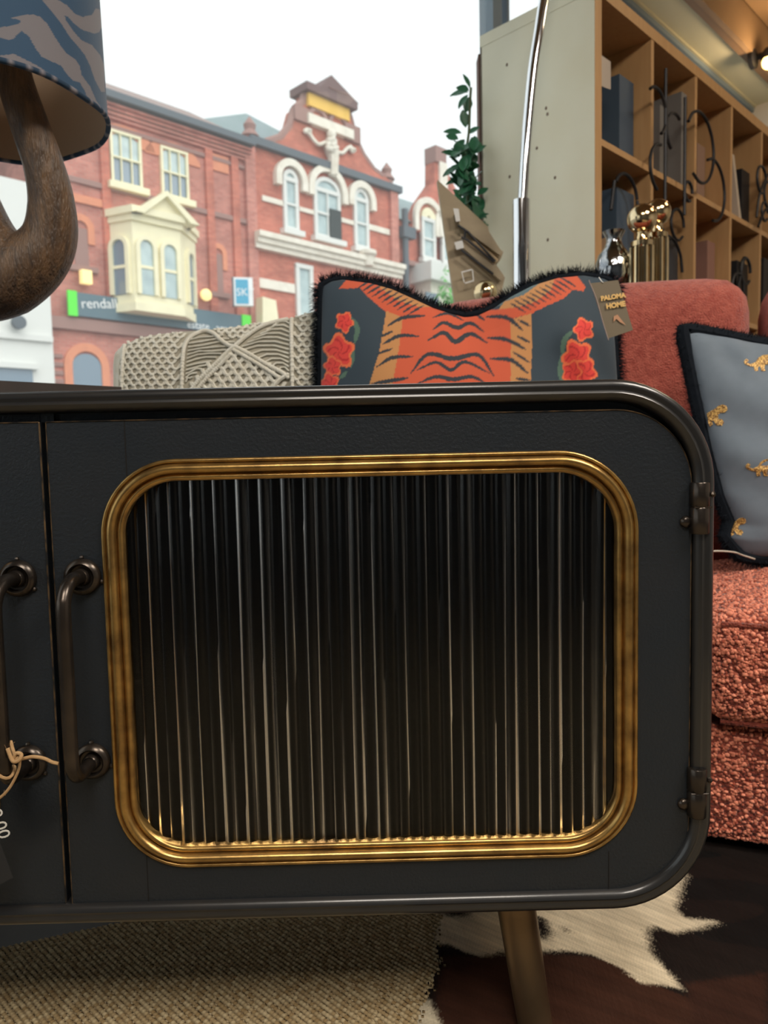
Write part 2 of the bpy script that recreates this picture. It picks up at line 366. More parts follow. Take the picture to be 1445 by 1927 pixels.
# cut the shop roof off outside the window so that the street stays open to the sky
def clip45(o, c):
    import bmesh
    bm = bmesh.new(); bm.from_mesh(o.data); g = bm.verts[:]+bm.edges[:]+bm.faces[:]
    bmesh.ops.bisect_plane(bm, geom=g, plane_co=(c/2, -c/2, 0), plane_no=(-1, 1, 0), clear_outer=True)
    bmesh.ops.holes_fill(bm, edges=bm.edges[:]); bm.to_mesh(o.data); bm.free()
clip45(ceil, WC-.12)
clip45(bpy.data.objects['floor'], WC-.12)
struct(MB().box(-60, 90, -30, 90, -.2, -.10).build('ground', mat('asphalt', (.28, .28, .28), .8, var=(2, (.22, .22, .22), .3)), smooth=0))

# ------------------------------------------------------------------ street buildings (facade plane at 45 degrees)
FC = -27.38
def fs(px, py, off=0.):   # photo point on facade plane moved `off` metres towards the street
    p = hit(px, py, (1, -1, 0), FC+off*math.sqrt(2)); q = p-np.array([-7.38, 20, 0]); return (q[0]+q[1])*S2, p[2]
def bthing(name, label, cat='building'): return thing(name, label, cat, (-7.38, 20, 0), R45)
def fr(pxa, pxb, pya, pyb, off=0):   # rect in facade coords from photo extents
    my = (pya+pyb)/2; mx = (pxa+pxb)/2
    return fs(pxa, my, off)[0], fs(pxb, my, off)[0], fs(mx, pyb, off)[1], fs(mx, pya, off)[1]
FP = lambda u, v, d: (u, d, v)
def sash(b, r, cols, rows, frame='cream', pane='pane', off=0., arch=0., fw=.07, deep=.10, sill=True, pane_fn=None):
    s0, s1, z0, z1 = r; mb = MB(); y = -off
    hs = [s0+(s1-s0)*i/cols for i in range(cols+1)]; vs = [z0+(z1-z0)*i/rows for i in range(rows+1)]
    for i, h in enumerate(hs):
        w = fw if i in (0, cols) else fw*.4
        mb.box(h-w*(0 if i == 0 else 1 if i == cols else .5), h+w*(1 if i == 0 else 0 if i == cols else .5), y-deep, y+.02, z0, z1)
    for i, v in enumerate(vs):
        w = fw if i in (0, rows) else fw*.55
        mb.box(s0, s1, y-deep-.01, y+.02, v-w/2, v+w/2)
    if arch:
        n = 10; cx = (s0+s1)/2; hw = (s1-s0)/2; poly = [(cx+hw*math.cos(PI*k/n), z1+arch*math.sin(PI*k/n)) for k in range(n+1)]; inn = [(cx+(hw-fw)*math.cos(PI*k/n), z1+(arch-fw)*math.sin(PI*k/n)) for k in range(n+1)]
        for k in range(n): mb.prism([poly[k], poly[k+1], inn[k+1], inn[k]], y-deep, y+.02, FP)
    w = mb.build('window', M[frame], b, 0)
    for i in range(cols):
        for j in range(rows):
            m = M[pane] if pane_fn is None else M[pane_fn(i, j)]
            MB().box(hs[i]+.02, hs[i+1]-.02, y-.03, y+.01, vs[j]+.02, vs[j+1]-.02).build('pane', m, w, 0)
    if arch: MB().prism(inn, y-.03, y+.01, FP).build('pane', M[pane], w, 0)
    if sill: MB().box(s0-.12, s1+.12, y-deep-.14, y, z0-.2, z0-.03).build('window_sill', M[frame], w, 0)
    return w
def archring(b, name, cx, zc, r0, r1, m, y0=-.12, y1=0, legs=0., n=14, ry=1.):
    mb = MB()
    for k in range(n):
        a, c = PI*k/n, PI*(k+1)/n
        mb.prism([(cx+r1*math.cos(a), zc+ry*r1*math.sin(a)), (cx+r1*math.cos(c), zc+ry*r1*math.sin(c)), (cx+r0*math.cos(c), zc+ry*r0*math.sin(c)), (cx+r0*math.cos(a), zc+ry*r0*math.sin(a))], y0, y1, FP)
    if legs:
        for s in (-1, 1): mb.box(min(cx+s*r0, cx+s*r1), max(cx+s*r0, cx+s*r1), y0, y1, zc-legs, zc)
    return mb.build(name, m, b, 30)
# --- first building: red brick with a cream bay
b1 = bthing('brick_shop_building', 'red brick three-storey building across the street with a cream bay window')
EV = 10.15; SR = 4.9; SL = -1.35
MB().box(SL, SR, 0, 7, -.1, EV).build('brick_wall', M['brick'], b1, 0)
mb = MB(); rid = 12.2
s_r0 = fs(320, 205)[0]
MB().add([(-8, -.35, EV), (SR, -.35, EV), (SR, 3.2, rid), (-8, 3.2, rid), (-8, 7, EV), (SR, 7, EV)], [(0, 1, 2, 3), (3, 2, 5, 4), (0, 4, 5, 1), (1, 5, 2), (0, 3, 4)]).build('roof', M['tile'], b1, 0)
MB().box(SL, SR, -.45, .05, EV-.12, EV+.06).build('gutter', M['gutter'], b1, 0)
for k in range(4): MB().box(SL, SR-.02, -.10-.06*k, 0, EV-.50+.09*k, EV-.43+.09*k).build('corbel_course', M['brick'], b1, 0)
def zat(px, py): return fs(px, py)[1]
MB().box(SL, SR, -.07, 0, zat(300, 268)-.05, zat(300, 268)+.06).build('string_course', M['darktrim'], b1, 0)
z = (zat(400, 405)+zat(130, 335))/2
MB().box(SL, SR, -.08, 0, z-.06, z+.07).build('string_course', M['darktrim'], b1, 0)
z2 = zat(180, 382); MB().box(SL, fs(205, 400)[0], -.07, 0, z2-.1, z2+.1).build('string_course', M['rubbed'], b1, 0)
for (a, b_, t, u) in ((206, 264, 255, 357), (301, 352, 285, 380)):
    r = fr(a, b_, t, u); r = (r[0], r[1], r[2]+.12, r[3])
    sash(b1, r, 3, 2, 'cream', 'pane', pane_fn=lambda i, j: 'pane' if j == 0 else 'palepane')
    archring(b1, 'brick_arch', (r[0]+r[1])/2, r[3]-.25, (r[1]-r[0])*.52, (r[1]-r[0])*.52+.42, M['rubbed'], -.04, 0, n=10, ry=.55)
r = fr(385, 428, 292, 322); mb = MB().box(r[0], r[1], -.05, 0, r[2], r[3]); mb.build('terracotta_panel', M['rubbed'], b1, 0)
for px in (392, 440): 
    s = fs(px, 350)[0]; MB().box(s-.12, s+.12, -.10, 0, 4.9, EV-.5).build('pilaster', M['brick_bright'], b1, 0)
s = fs(213, 350)[0]; MB().box(s-.35, s-.12, -.10, 0, 4.9, EV-.5).build('pilaster', M['brick_bright'], b1, 0)
# blind arches
for (px, pt, pb, w) in ((153, 430, 500, 17), (409, 478, 550, 11)):
    s = fs(px, 480)[0]; w_ = fs(px+w, 480)[0]-s; zt = zat(px, pt); zb = zat(px, pb)
    MB().box(s-w_*.75, s+w_*.75, -.03, 0, zb, zt).build('blind_panel', M['darktrim'], b1, 0)
    archring(b1, 'blind_arch', s, zt, w_*.75, w_*1.5, M['rubbed'], -.06, 0, legs=(zt-zb)*.4)
    MB().box(s-w_*1.6, s+w_*1.6, -.14, 0, zb-.16, zb-.02).build('blind_sill', M['darktrim'], b1, 0)
# ground floor: brick front with arched window
z = zat(150, 612); MB().box(SL, SR, -.16, 0, z-.15, z+.15).build('string_course', M['darktrim'], b1, 0)
s = fs(163, 700)[0]; w_ = fs(190, 700)[0]-s; zt = zat(163, 690)
MB().prism([(s+w_*math.cos(PI*k/14), zt+w_*.85*math.sin(PI*k/14)) for k in range(15)]+[(s-w_, 1.0), (s+w_, 1.0)], -.04, 0, FP).build('arched_window', M['pane'], b1, 0)
archring(b1, 'arched_window_head', s, zt, w_, w_*1.55, M['rubbed'], -.07, 0, legs=2.0)
for k in range(5):
    z = zat(110, 670+16*k); MB().box(SL, s-w_*1.6, -.06, 0, z-.05, z+.05).build('string_course', M['darktrim'], b1, 0)
# bay window
bay = MB(); pj = .75
sb, sc_ = fs(251, 490, pj)[0], fs(341, 500, pj)[0]; sa = fs(203, 480)[0]; sd = fs(369, 500)[0]
zb0 = zat(205, 560); zt0 = zat(205, 425)
plan = [(sa, 0), (sb, -pj), (sc_, -pj), (sd, 0)]
zb0 = (fs(215, 572, .3)[1]+fs(350, 600, .5)[1])/2; zt0 = (fs(215, 415, .3)[1]+fs(350, 445, .5)[1])/2
def prismz(mb, plan, z0, z1, grow=0):
    c = np.mean(plan, 0); q = [(p[0]+(p[0]-c[0])*grow*.35, p[1]*(1+grow)) for p in plan]; n = len(q)
    return mb.add([(*p, z0) for p in q]+[(*p, z1) for p in q], [tuple(range(n-1, -1, -1)), tuple(range(n, 2*n))]+[(i, (i+1) % n, (i+1) % n+n, i+n) for i in range(n)])
bw_ = prismz(MB(), plan, zb0, zt0).build('bay_window', M['cream'], b1, 0)
prismz(MB(), plan, zt0, zt0+.16, .12).build('bay_cornice', M['cream'], bw_, 0)
prismz(MB(), plan, zt0+.16, zt0+.34, .28).build('bay_cornice', M['cream'], bw_, 0)
prismz(MB(), plan, zb0-.1, zb0+.12, .10).build('bay_sill', M['cream'], bw_, 0)
# pediment over the bay front
gs0, gs1 = sb+.1, sc_+.3; gz = zt0+.14; gp = (gs0+gs1)/2
MB().prism([(gs0, gz), (gs1, gz), (gp, gz+.62)], -pj-.12, -.1, FP).build('pediment', M['cream'], bw_, 0)
for q in ([(gs0-.15, gz+.02), (gp, gz+.74), (gp, gz+.60), (gs0+.12, gz+.02)], [(gs1+.15, gz+.02), (gp, gz+.74), (gp, gz+.60), (gs1-.12, gz+.02)]):
    MB().prism(q, -pj-.30, 0, FP).build('raking_cornice', M['cream'], bw_, 0)
def bayface(p, q, ts, hw, zz0, zz1):
    p = np.array(p); q = np.array(q); d = (q-p)/np.linalg.norm(q-p); L = np.linalg.norm(q-p); n = np.array([d[1], -d[0]])
    if n[1] > 0: n = -n
    fn = lambda u, v, e: (*(p+d*u+n*e), v)
    for t in ts:
        c = t*L; k = [(c+hw*math.cos(PI*i/10), zz1-hw+hw*math.sin(PI*i/10)) for i in range(11)]+[(c-hw, zz0), (c+hw, zz0)]
        w = MB().prism(k, .0, .03, fn).build('bay_pane', M['palepane'] if t != .5 else M['pane'], bw_, 0)
        for i in range(10):
            a, b_ = PI*i/10, PI*(i+1)/10; r0, r1 = hw, hw+.09
            MB()
        mb = MB()
        for i in range(10):
            a, b_ = PI*i/10, PI*(i+1)/10; r0, r1 = hw-.01, hw+.10; zc = zz1-hw
            mb.prism([(c+r1*math.cos(a), zc+r1*math.sin(a)), (c+r1*math.cos(b_), zc+r1*math.sin(b_)), (c+r0*math.cos(b_), zc+r0*math.sin(b_)), (c+r0*math.cos(a), zc+r0*math.sin(a))], 0, .10, fn)
        for sg in (-1, 1): mb.prism([(c+sg*(hw-.01), zz0), (c+sg*(hw+.10), zz0), (c+sg*(hw+.10), zc), (c+sg*(hw-.01), zc)], 0, .10, fn)
        mb.prism([(c-hw, (zz0+zz1)/2-.04), (c+hw, (zz0+zz1)/2-.04), (c+hw, (zz0+zz1)/2+.04), (c-hw, (zz0+zz1)/2+.04)], 0, .06, fn)
        mb.build('bay_sash', M['cream'], bw_, 30)
hh = zt0-zb0
bayface(plan[0], plan[1], [.5], .22, zb0+.35, zt0-.45)
bayface(plan[1], plan[2], [.25, .74], .2, zb0+.35, zt0-.45)
bayface(plan[2], plan[3], [.5], .2, zb0+.35, zt0-.45)
# shop fascia
r0 = fs(122, 578); r1 = fs(462, 605); zt_ = (zat(150, 557)+zat(440, 592))/2; zb_ = (zat(150, 602)+zat(300, 611))/2
fa = bthing('fascia_sign', 'long blue-grey shop fascia with bright green end panels below the cream bay', 'sign')
MB().box(r0[0], r1[0], -.22, -.17, zb_, zt_).build('sign_board', mat('sign_grey', lin(84, 110, 122), .5), fa, 0)
GR = mat('sign_green', lin(90, 232, 60), .5)
w = fs(138, 578)[0]-r0[0]
MB().box(r0[0]-.02, r0[0]+w, -.26, -.2, zb_-.02, zt_+.02).build('green_end', GR, fa, 0, label='bright green end panel')
MB().box(r1[0]-.3, r1[0]+.02, -.26, -.2, zb_-.02, zt_+.02).build('green_end', GR, fa, 0, label='bright green end panel')
WT = mat('sign_white', (.85, .87, .87), .5)
s = fs(146, 580)[0]
text('lettering', 'rendall', .36, WT, (s, -.235, zb_+.2), (1, 0, .12), (.3, 0, 1), fa)
s = fs(344, 612)[0]
text('lettering', 'estate', .30, WT, (s, -.235, zb_+.03), (1, 0, 0), (0, 0, 1), fa); text('lettering', 'agents', .30, WT, (s+.95, -.235, zb_+.03), (1, 0, 0), (0, 0, 1), fa)
for px, py, cc in ((161, 522, 'square'), (388, 555, 'round')):
    s, z = fs(px, py, .2)
    l = bthing('wall_lamp', 'small lit yellow '+cc+' wall light on the brick '+('left' if cc == 'square' else 'right')+' of the cream bay', 'lamp')
    em = mat('lamp_glow', (.9, .7, .3), .5, emit=((1, .72, .28), .75))
    if cc == 'square': MB().box(s-.13, s+.13, -.30, -.12, z-.17, z+.17).build('lamp_glass', em, l, 0)
    else: MB().lathe([(.02, 0), (.17, .0), (.17, .08), (.1, .12)], (s, -.15, z), (0, -1, 0), 16).build('lamp_glass', em, l)
    MB().box(s-.04, s+.04, -.14, 0, z-.04, z+.04).build('lamp_bracket', M['gutter'], l, 0)
s, z = fs(447, 552, .9); ps = thing('projecting_sign', 'small blue and white box sign sticking out between the two brick buildings', 'sign', tuple(at(458, 550, 22.0)), math.radians(12))
MB().box(-.27, .27, -.1, .1, -.40, .40).build('sign_box', WT, ps, 0)
MB().box(-.22, .14, -.112, -.1, -.35, .34).build('sign_face', mat('sign_blue', lin(70, 165, 200), .5), ps, 0)
text('lettering', 'SKY', .30, WT, (-.21, -.12, -.12), (1, 0, 0), (-.2, 0, 1), ps)
MB().box(-.32, -.27, -.1, .14, -.40, .40).build('sign_side', M['gutter'], ps, 0)
# --- second building: gabled brick
b2 = bthing('gabled_brick_building', 'tall red brick building with a curved gable, white arched hoods and a stone relief')
SB = 11.55; E2 = 10.45
gab = [(466, 275), (466, 262), (500, 268), (530, 258), (548, 235), (556, 205), (574, 190), (576, 168), (652, 196), (662, 222), (668, 246), (672, 262), (685, 290), (705, 318), (722, 330), (747, 345), (747, 352)]
gp_ = [fs(*p) for p in gab]
poly = [(SR, -.1)]+[(SR, E2)]+[(a, max(b, E2)) for a, b in gp_[2:-2]]+[(SB, E2), (SB, -.1)]
MB().prism(poly, 0, .5, FP).build('brick_wall', M['brick_bright'], b2, 0)
MB().box(SR, SB, .5, 8, -.1, E2-.1).build('rear_block', M['brick_bright'], b2, 0)
MB().add([(SR, .3, E2), (SB, .3, E2), (SB, 3.5, E2+1.6), (7.4, 3.5, E2+2.55), (SR+.35, 3.5, E2+1.7), (SR, 8, E2), (SB, 8, E2)], [(0, 1, 2, 3, 4), (4, 3, 2, 6, 5), (0, 5, 6, 1), (1, 6, 2), (0, 4, 5)]).build('roof', M['slate'], b2, 0)
MB().box(SR, SB, -.22, 0, E2-.25, E2-.02).build('string_course', M['gutter'], b2, 0)
# gable edge coping
mb = MB()
for i in range(2, len(gp_)-3): mb.tube([(gp_[i][0], .1, max(gp_[i][1], E2)), (gp_[i+1][0], .1, max(gp_[i+1][1], E2))], .13, 6)
mb.build('gable_coping', M['darktrim'], b2)
# top block: yellow band, cornice, little pediment
t0, t1 = fs(576, 190)[0], fs(652, 205)[0]; zyb = (zat(580, 190)+zat(650, 216))/2
MB().box(t0, t1, -.15, .4, zyb-.22, zyb+.18).build('yellow_band', mat('ochre_paint', lin(236, 190, 84), .7), b2, 0)
MB().box(t0-.2, t1+.25, -.3, .6, zyb+.18, zyb+.42).build('gable_cornice', M['capstone'], b2, 0)
ap = fs(620, 143, .2); MB().prism([(fs(592, 160)[0], zyb+.4), (t1+.3, zyb+.4), (ap[0], ap[1])], -.3, .5, FP).build('gable_pediment', M['capstone'], b2, 0)
MB().prism([(fs(606, 160)[0], zyb+.5), (t1-.25, zyb+.5), (ap[0], ap[1]-.45)], -.33, -.3, FP).build('pediment_panel', M['brick_bright'], b2, 0)
for px in (596, 634):
    s, z = fs(px, 214 if px < 600 else 224); archring(b2, 'gable_niche', s, z-.25, .30, .44, M['darktrim'], -.1, 0, legs=.22)
a, z = fs(572, 218); MB().box(a-.45, a+.25, -.12, 0, z-.25, z+.2).build('gable_scroll', M['darktrim'], b2, 0)
a, z = fs(662, 252); MB().box(a-.4, a+.3, -.12, 0, z-.3, z+.25).build('gable_scroll', M['darktrim'], b2, 0)
p, q = fs(576, 228), fs(656, 254)
MB().box(p[0]-.05, q[0]+.05, -.22, 0, (p[1]+q[1])/2-.15, (p[1]+q[1])/2+.15).build('stone_plaque', M['stone'], b2, 0)
# relief figure
st = MB(); c = lambda x, y, d=.12: (fs(x, y)[0], -d, fs(x, y)[1])
st.tube([c(616, 250), c(616, 262), c(616, 275), c(620, 288), c(622, 300), c(621, 318), c(619, 334)], [.09, .12, .24, .25, .20, .17, .12], 10)
st.ball(c(616, 257, .2), .17, 12); [st.ball(c(612+rng.uniform(-6, 10), 272+rng.uniform(-6, 16), .3), .10, 6) for _ in range(14)]; [st.tube([c(620+q_, 296, .28), c(620+q_*.8, 332, .25)], .05, 5) for q_ in (-5, 0, 5)]
st.tube(smoothpath([c(608, 270), c(596, 274), c(586, 266), c(578, 254)], 4), .065, 7); [st.ball(c(575+rng.uniform(-5, 5), 252+rng.uniform(-5, 5)), .09, 6) for _ in range(6)]
st.tube(smoothpath([c(630, 288), c(640, 290), c(648, 282), c(656, 278)], 4), .065, 7); [st.ball(c(660+rng.uniform(-5, 5), 282+rng.uniform(-5, 5)), .09, 6) for _ in range(6)]
st.build('stone_relief', M['stone'], b2, 60)
# arched windows, hoods
for (x0, x1, ya, yt, yb, hood) in ((531, 559, 322, 340, 432, (519, 578, 330)), (589, 638, 338, 362, 448, (580, 652, 352)), (664, 691, 358, 378, 466, (655, 705, 372))):
    r = fr(x0, x1, yt, yb)
    sash(b2, r, 2 if x1-x0 > 40 else 1, 2, 'white', 'palepane', arch=abs(fs((x0+x1)/2, ya)[1]-fs((x0+x1)/2, yt)[1])*1.1, fw=.13, sill=True)
    ha, hb = fs(hood[0], hood[2])[0], fs(hood[1], hood[2]+8)[0]; cx = (r[0]+r[1])/2; R1 = (hb-ha)/2
    archring(b2, 'arched_hood', cx, r[3]-.02, R1-.22, R1, M['stone'], -.2, 0, legs=.25)
s, z = fs(628, 420); MB().box(s-.28, s+.22, -.15, -.11, z-.75, z+.4).build('open_casement', mat('open_dark', (.02, .03, .03), .6), b2, 0)
for (x0, x1, y0, y1) in ((492, 531, 372, 386), (562, 590, 392, 404), (640, 665, 412, 424), (691, 731, 426, 440)):
    r = fr(x0, x1, y0, y1); MB().box(r[0], r[1], -.06, 0, r[2]+.05, r[3]-.02).build('stone_band', M['stone'], b2, 0)
p = fs(470, 458); q = fs(760, 522); z = (zat(475, 462)+zat(690, 505))/2
for k, (dz, d) in enumerate(((.28, .42), (.12, .32), (-.04, .22))): MB().box(SR+.05, SB-.1, -d, 0, z+dz-.09, z+dz+.07).build('stone_ledge', M['stone'], b2, 0)
r = fr(478, 552, 530, 545); MB().box(r[0], r[1], -.08, 0, r[2]-.02, r[3]+.02).build('stone_band', M['stone'], b2, 0)
r = fr(555, 587, 503, 600); sash(b2, (r[0], r[1], r[2]-1.5, r[3]), 1, 2, 'white', 'palepane', fw=.14, sill=False)
s, z = fs(692, 484, .3); MB().lathe([(.18, 0), (.22, .3), (.32, .38), (.32, .5)], (s, -.3, z-.3), n=12).build('stone_corbel', M['stone'], b2)
for px in (470, 738): 
    s = fs(px, 400)[0]; MB().box(s-.18, s+.18, -.14, 0, -.1, E2-.25).build('pilaster', M['brick'], b2, 0)
for px, py in ((477, 238), (735, 322)):
    s, z = fs(px, py); MB().lathe([(.22, -.75), (.22, -.3), (.3, -.25), (.16, -.05), (.2, .1), (.02, .35)], (s, .2, z), n=10).build('roof_finial', M['darktrim'], b2)
s, z = fs(716, 326); MB().box(s-.5, s+.5, .6, 1.4, E2, z+.35).build('chimney', M['darktrim'], b2, 0)
# cream porch beside the shop sign
s, z = fs(492, 590); MB().prism([(s-.35, z-.8), (s+.35, z-.8), (s+.2, z+.35), (s-.3, z+.4)], -.5, 0, FP).build('porch_scroll', M['cream'], b2, 0)
# --- third building
b3 = bthing('far_brick_building', 'farthest red brick building with a slate roof, pointed gable and white porch')
SE = 19; E3 = fs(760, 345)[1]; E3 = 9.4
gs, gz_ = fs(827, 283); ga = fs(785, 350)[0]
MB().box(SB, SE, .2, 8, -.1, E3).build('brick_wall', M['brick_bright'], b3, 0)
MB().prism([(ga-.4, E3-.3), (ga+.2, E3+.8), (ga+1.0, gz_-1.3), (gs-.3, gz_-.5), (gs+.3, gz_-.5), (gs+1.3, gz_-1.6), (SE, E3), (SE, E3-.3)], .0, .5, FP).build('gable', M['brick_bright'], b3, 0)
MB().box(gs-.32, gs+.32, -.08, .5, gz_-.5, gz_+.1).build('gable_cap', M['darktrim'], b3, 0)
MB().box(gs-.1, gs+.35, -.1, 0, gz_-2.6, gz_-.45).build('stone_band', M['stone'], b3, 0)
MB().add([(SB, .1, E3), (SE, .1, E3), (SE, 3.5, E3+2.4), (SB, 3.5, E3+2.4), (SB, 8, E3), (SE, 8, E3)], [(0, 1, 2, 3), (3, 2, 5, 4), (0, 4, 5, 1), (1, 5, 2), (0, 3, 4)]).build('roof', M['slate'], b3, 0)
for (x0, x1, y0, y1) in ((791, 817, 415, 487), (829, 850, 428, 494)):
    r = fr(x0, x1, y0, y1); sash(b3, r, 1, 2, 'white', 'palepane', fw=.14, off=.0)
    archring(b3, 'window_head', (r[0]+r[1])/2, r[3]+.05, .1, (r[1]-r[0])/2, M['cream'], -.1, 0); archring(b3, 'arched_hood', (r[0]+r[1])/2, r[3], (r[1]-r[0])/2+.2, (r[1]-r[0])/2+.42, M['stone'], -.15, 0, legs=.5)
s = fs(745, 400)[0]; MB().tube([(s+.35, -.12, E3+.3), (s+.35, -.12, 3)], .12, 8).build('drain_pipe', M['gutter'], b3)
MB().box(s+.1, s+.75, -.3, 0, E3-.75, E3-.35).build('rain_hopper', M['gutter'], b3, 0)
z = zat(780, 496); MB().box(SB+.3, SE, -.1, .2, z-.12, z+.05).build('string_course', M['darktrim'], b3, 0)
r = fr(778, 850, 512, 535)
MB().box(r[0], r[1]+.6, -.9, .2, r[2]-.1, r[3]+.1).build('porch_cornice', M['white'], b3, 0)
MB().box(r[0]+.3, r[1]+.3, -.6, .2, -.1, r[2]).build('porch_front', M['stone'], b3, 0)
s, z = fs(812, 572, .6); MB().box(s-.35, s+.35, -.65, -.6, z-2, z+.4).build('porch_window', M['pane'], b3, 0)
# --- white rendered building, left
b4 = bthing('white_rendered_building', 'white rendered building at the far left, seen under the wooden lamp')
z4 = fs(30, 345)[1]
MB().box(-9, SL-.02, -.25, 7, -.1, z4).build('rendered_wall', M['white'], b4, 0)
z = zat(60, 640); MB().box(-9, SL-.05, -.36, -.25, z-.06, z+.08).build('string_course', M['white'], b4, 0)
z = zat(40, 697); MB().box(-9, fs(52, 700)[0], -.32, -.2, z-2.2, z).build('shop_window', M['pane'], b4, 0)
MB().box(-9, fs(52, 700)[0]+.12, -.42, -.25, z, z+.13).build('window_head', M['white'], b4, 0)
s, z = fs(22, 612); MB().lathe([(.05, 0), (.16, .1), (.16, .25)], (s, -.3, z), (0, -1, 0), 12).build('wall_camera', M['gutter'], b4)
# small street shrub and dark post by the white porch
s, z = fs(848, 545, 1.5); gp2 = thing('street_shrub', 'small bright green shrub by the white porch across the street', 'shrub', tuple(hit(848, 560, (1, -1, 0), FC+2)*np.array([1, 1, 0])))
mb = MB(); zc = hit(848, 545, (1, -1, 0), FC+2)[2]
for k in range(120):
    c_ = rng.normal(0, 1, 3)*np.array([.25, .25, .7])+np.array([0, 0, zc-.6]); d = rng.normal(0, 1, (3, 3))*.12; mb.add([c_+d[0], c_+d[1], c_+d[2]], [(0, 1, 2)])
mb.tube([(0, 0, 0), (0, 0, zc-.3)], .05, 6)
mb.build('foliage', mat('bright_leaf', (.12, .42, .08), .6), gp2, 0, kind='stuff')

# ------------------------------------------------------------------ cabinet
TH = .008
cab = thing('metal_sideboard', 'low black metal sideboard with rounded corners, brass-rimmed reeded glass door and splayed legs', 'cabinet', (0, .707, 0), TH)
X0, X1, Z0, Z1, XM = -.9540, .3140, .1828, .7012, -.3195
outer = rrect(X0, X1, Z0, Z1, (.098, .098, .098, .095), 14)
mb = MB(); sweep(mb, outer, [(0, .004), (0, .35), (-.004, .35), (-.004, .03), (-.018, .03), (-.018, .006)][::-1] if False else [(0, .006), (0, .350), (-.003, .350), (-.003, .008)])
mb.build('body_shell', M['black'], cab, 40)
mb = MB(); sweep(mb, outer, [(-.0005, .014)]+[(-.0060+.0072*math.cos(math.radians(a)), .0005-.0072*math.sin(math.radians(a))) for a in range(0, 91, 9)]+[(-.0085, -.0055), (-.0095, -.0055), (-.012, -.0069), (-.0155, -.0055), (-.0180, -.0025), (-.0190, .003), (-.0190, .030), (-.012, .030), (-.005, .020)])
mb.build('front_rail', M['rail'], cab, 50)
mb = MB(); n = len(outer[0]); mb.add([(p[0], .347, p[1]) for p in outer[0]], [tuple(range(n))]); mb.build('back_panel', M['inside'], cab, 0)
MB().box(X0+.006, X1-.006, .03, .34, .42, .432).build('inner_shelf', M['inside'], cab, 0)
MB().box(XM-.006, XM+.006, .012, .34, Z0+.004, Z1-.004).build('centre_post', M['black'], cab, 0)
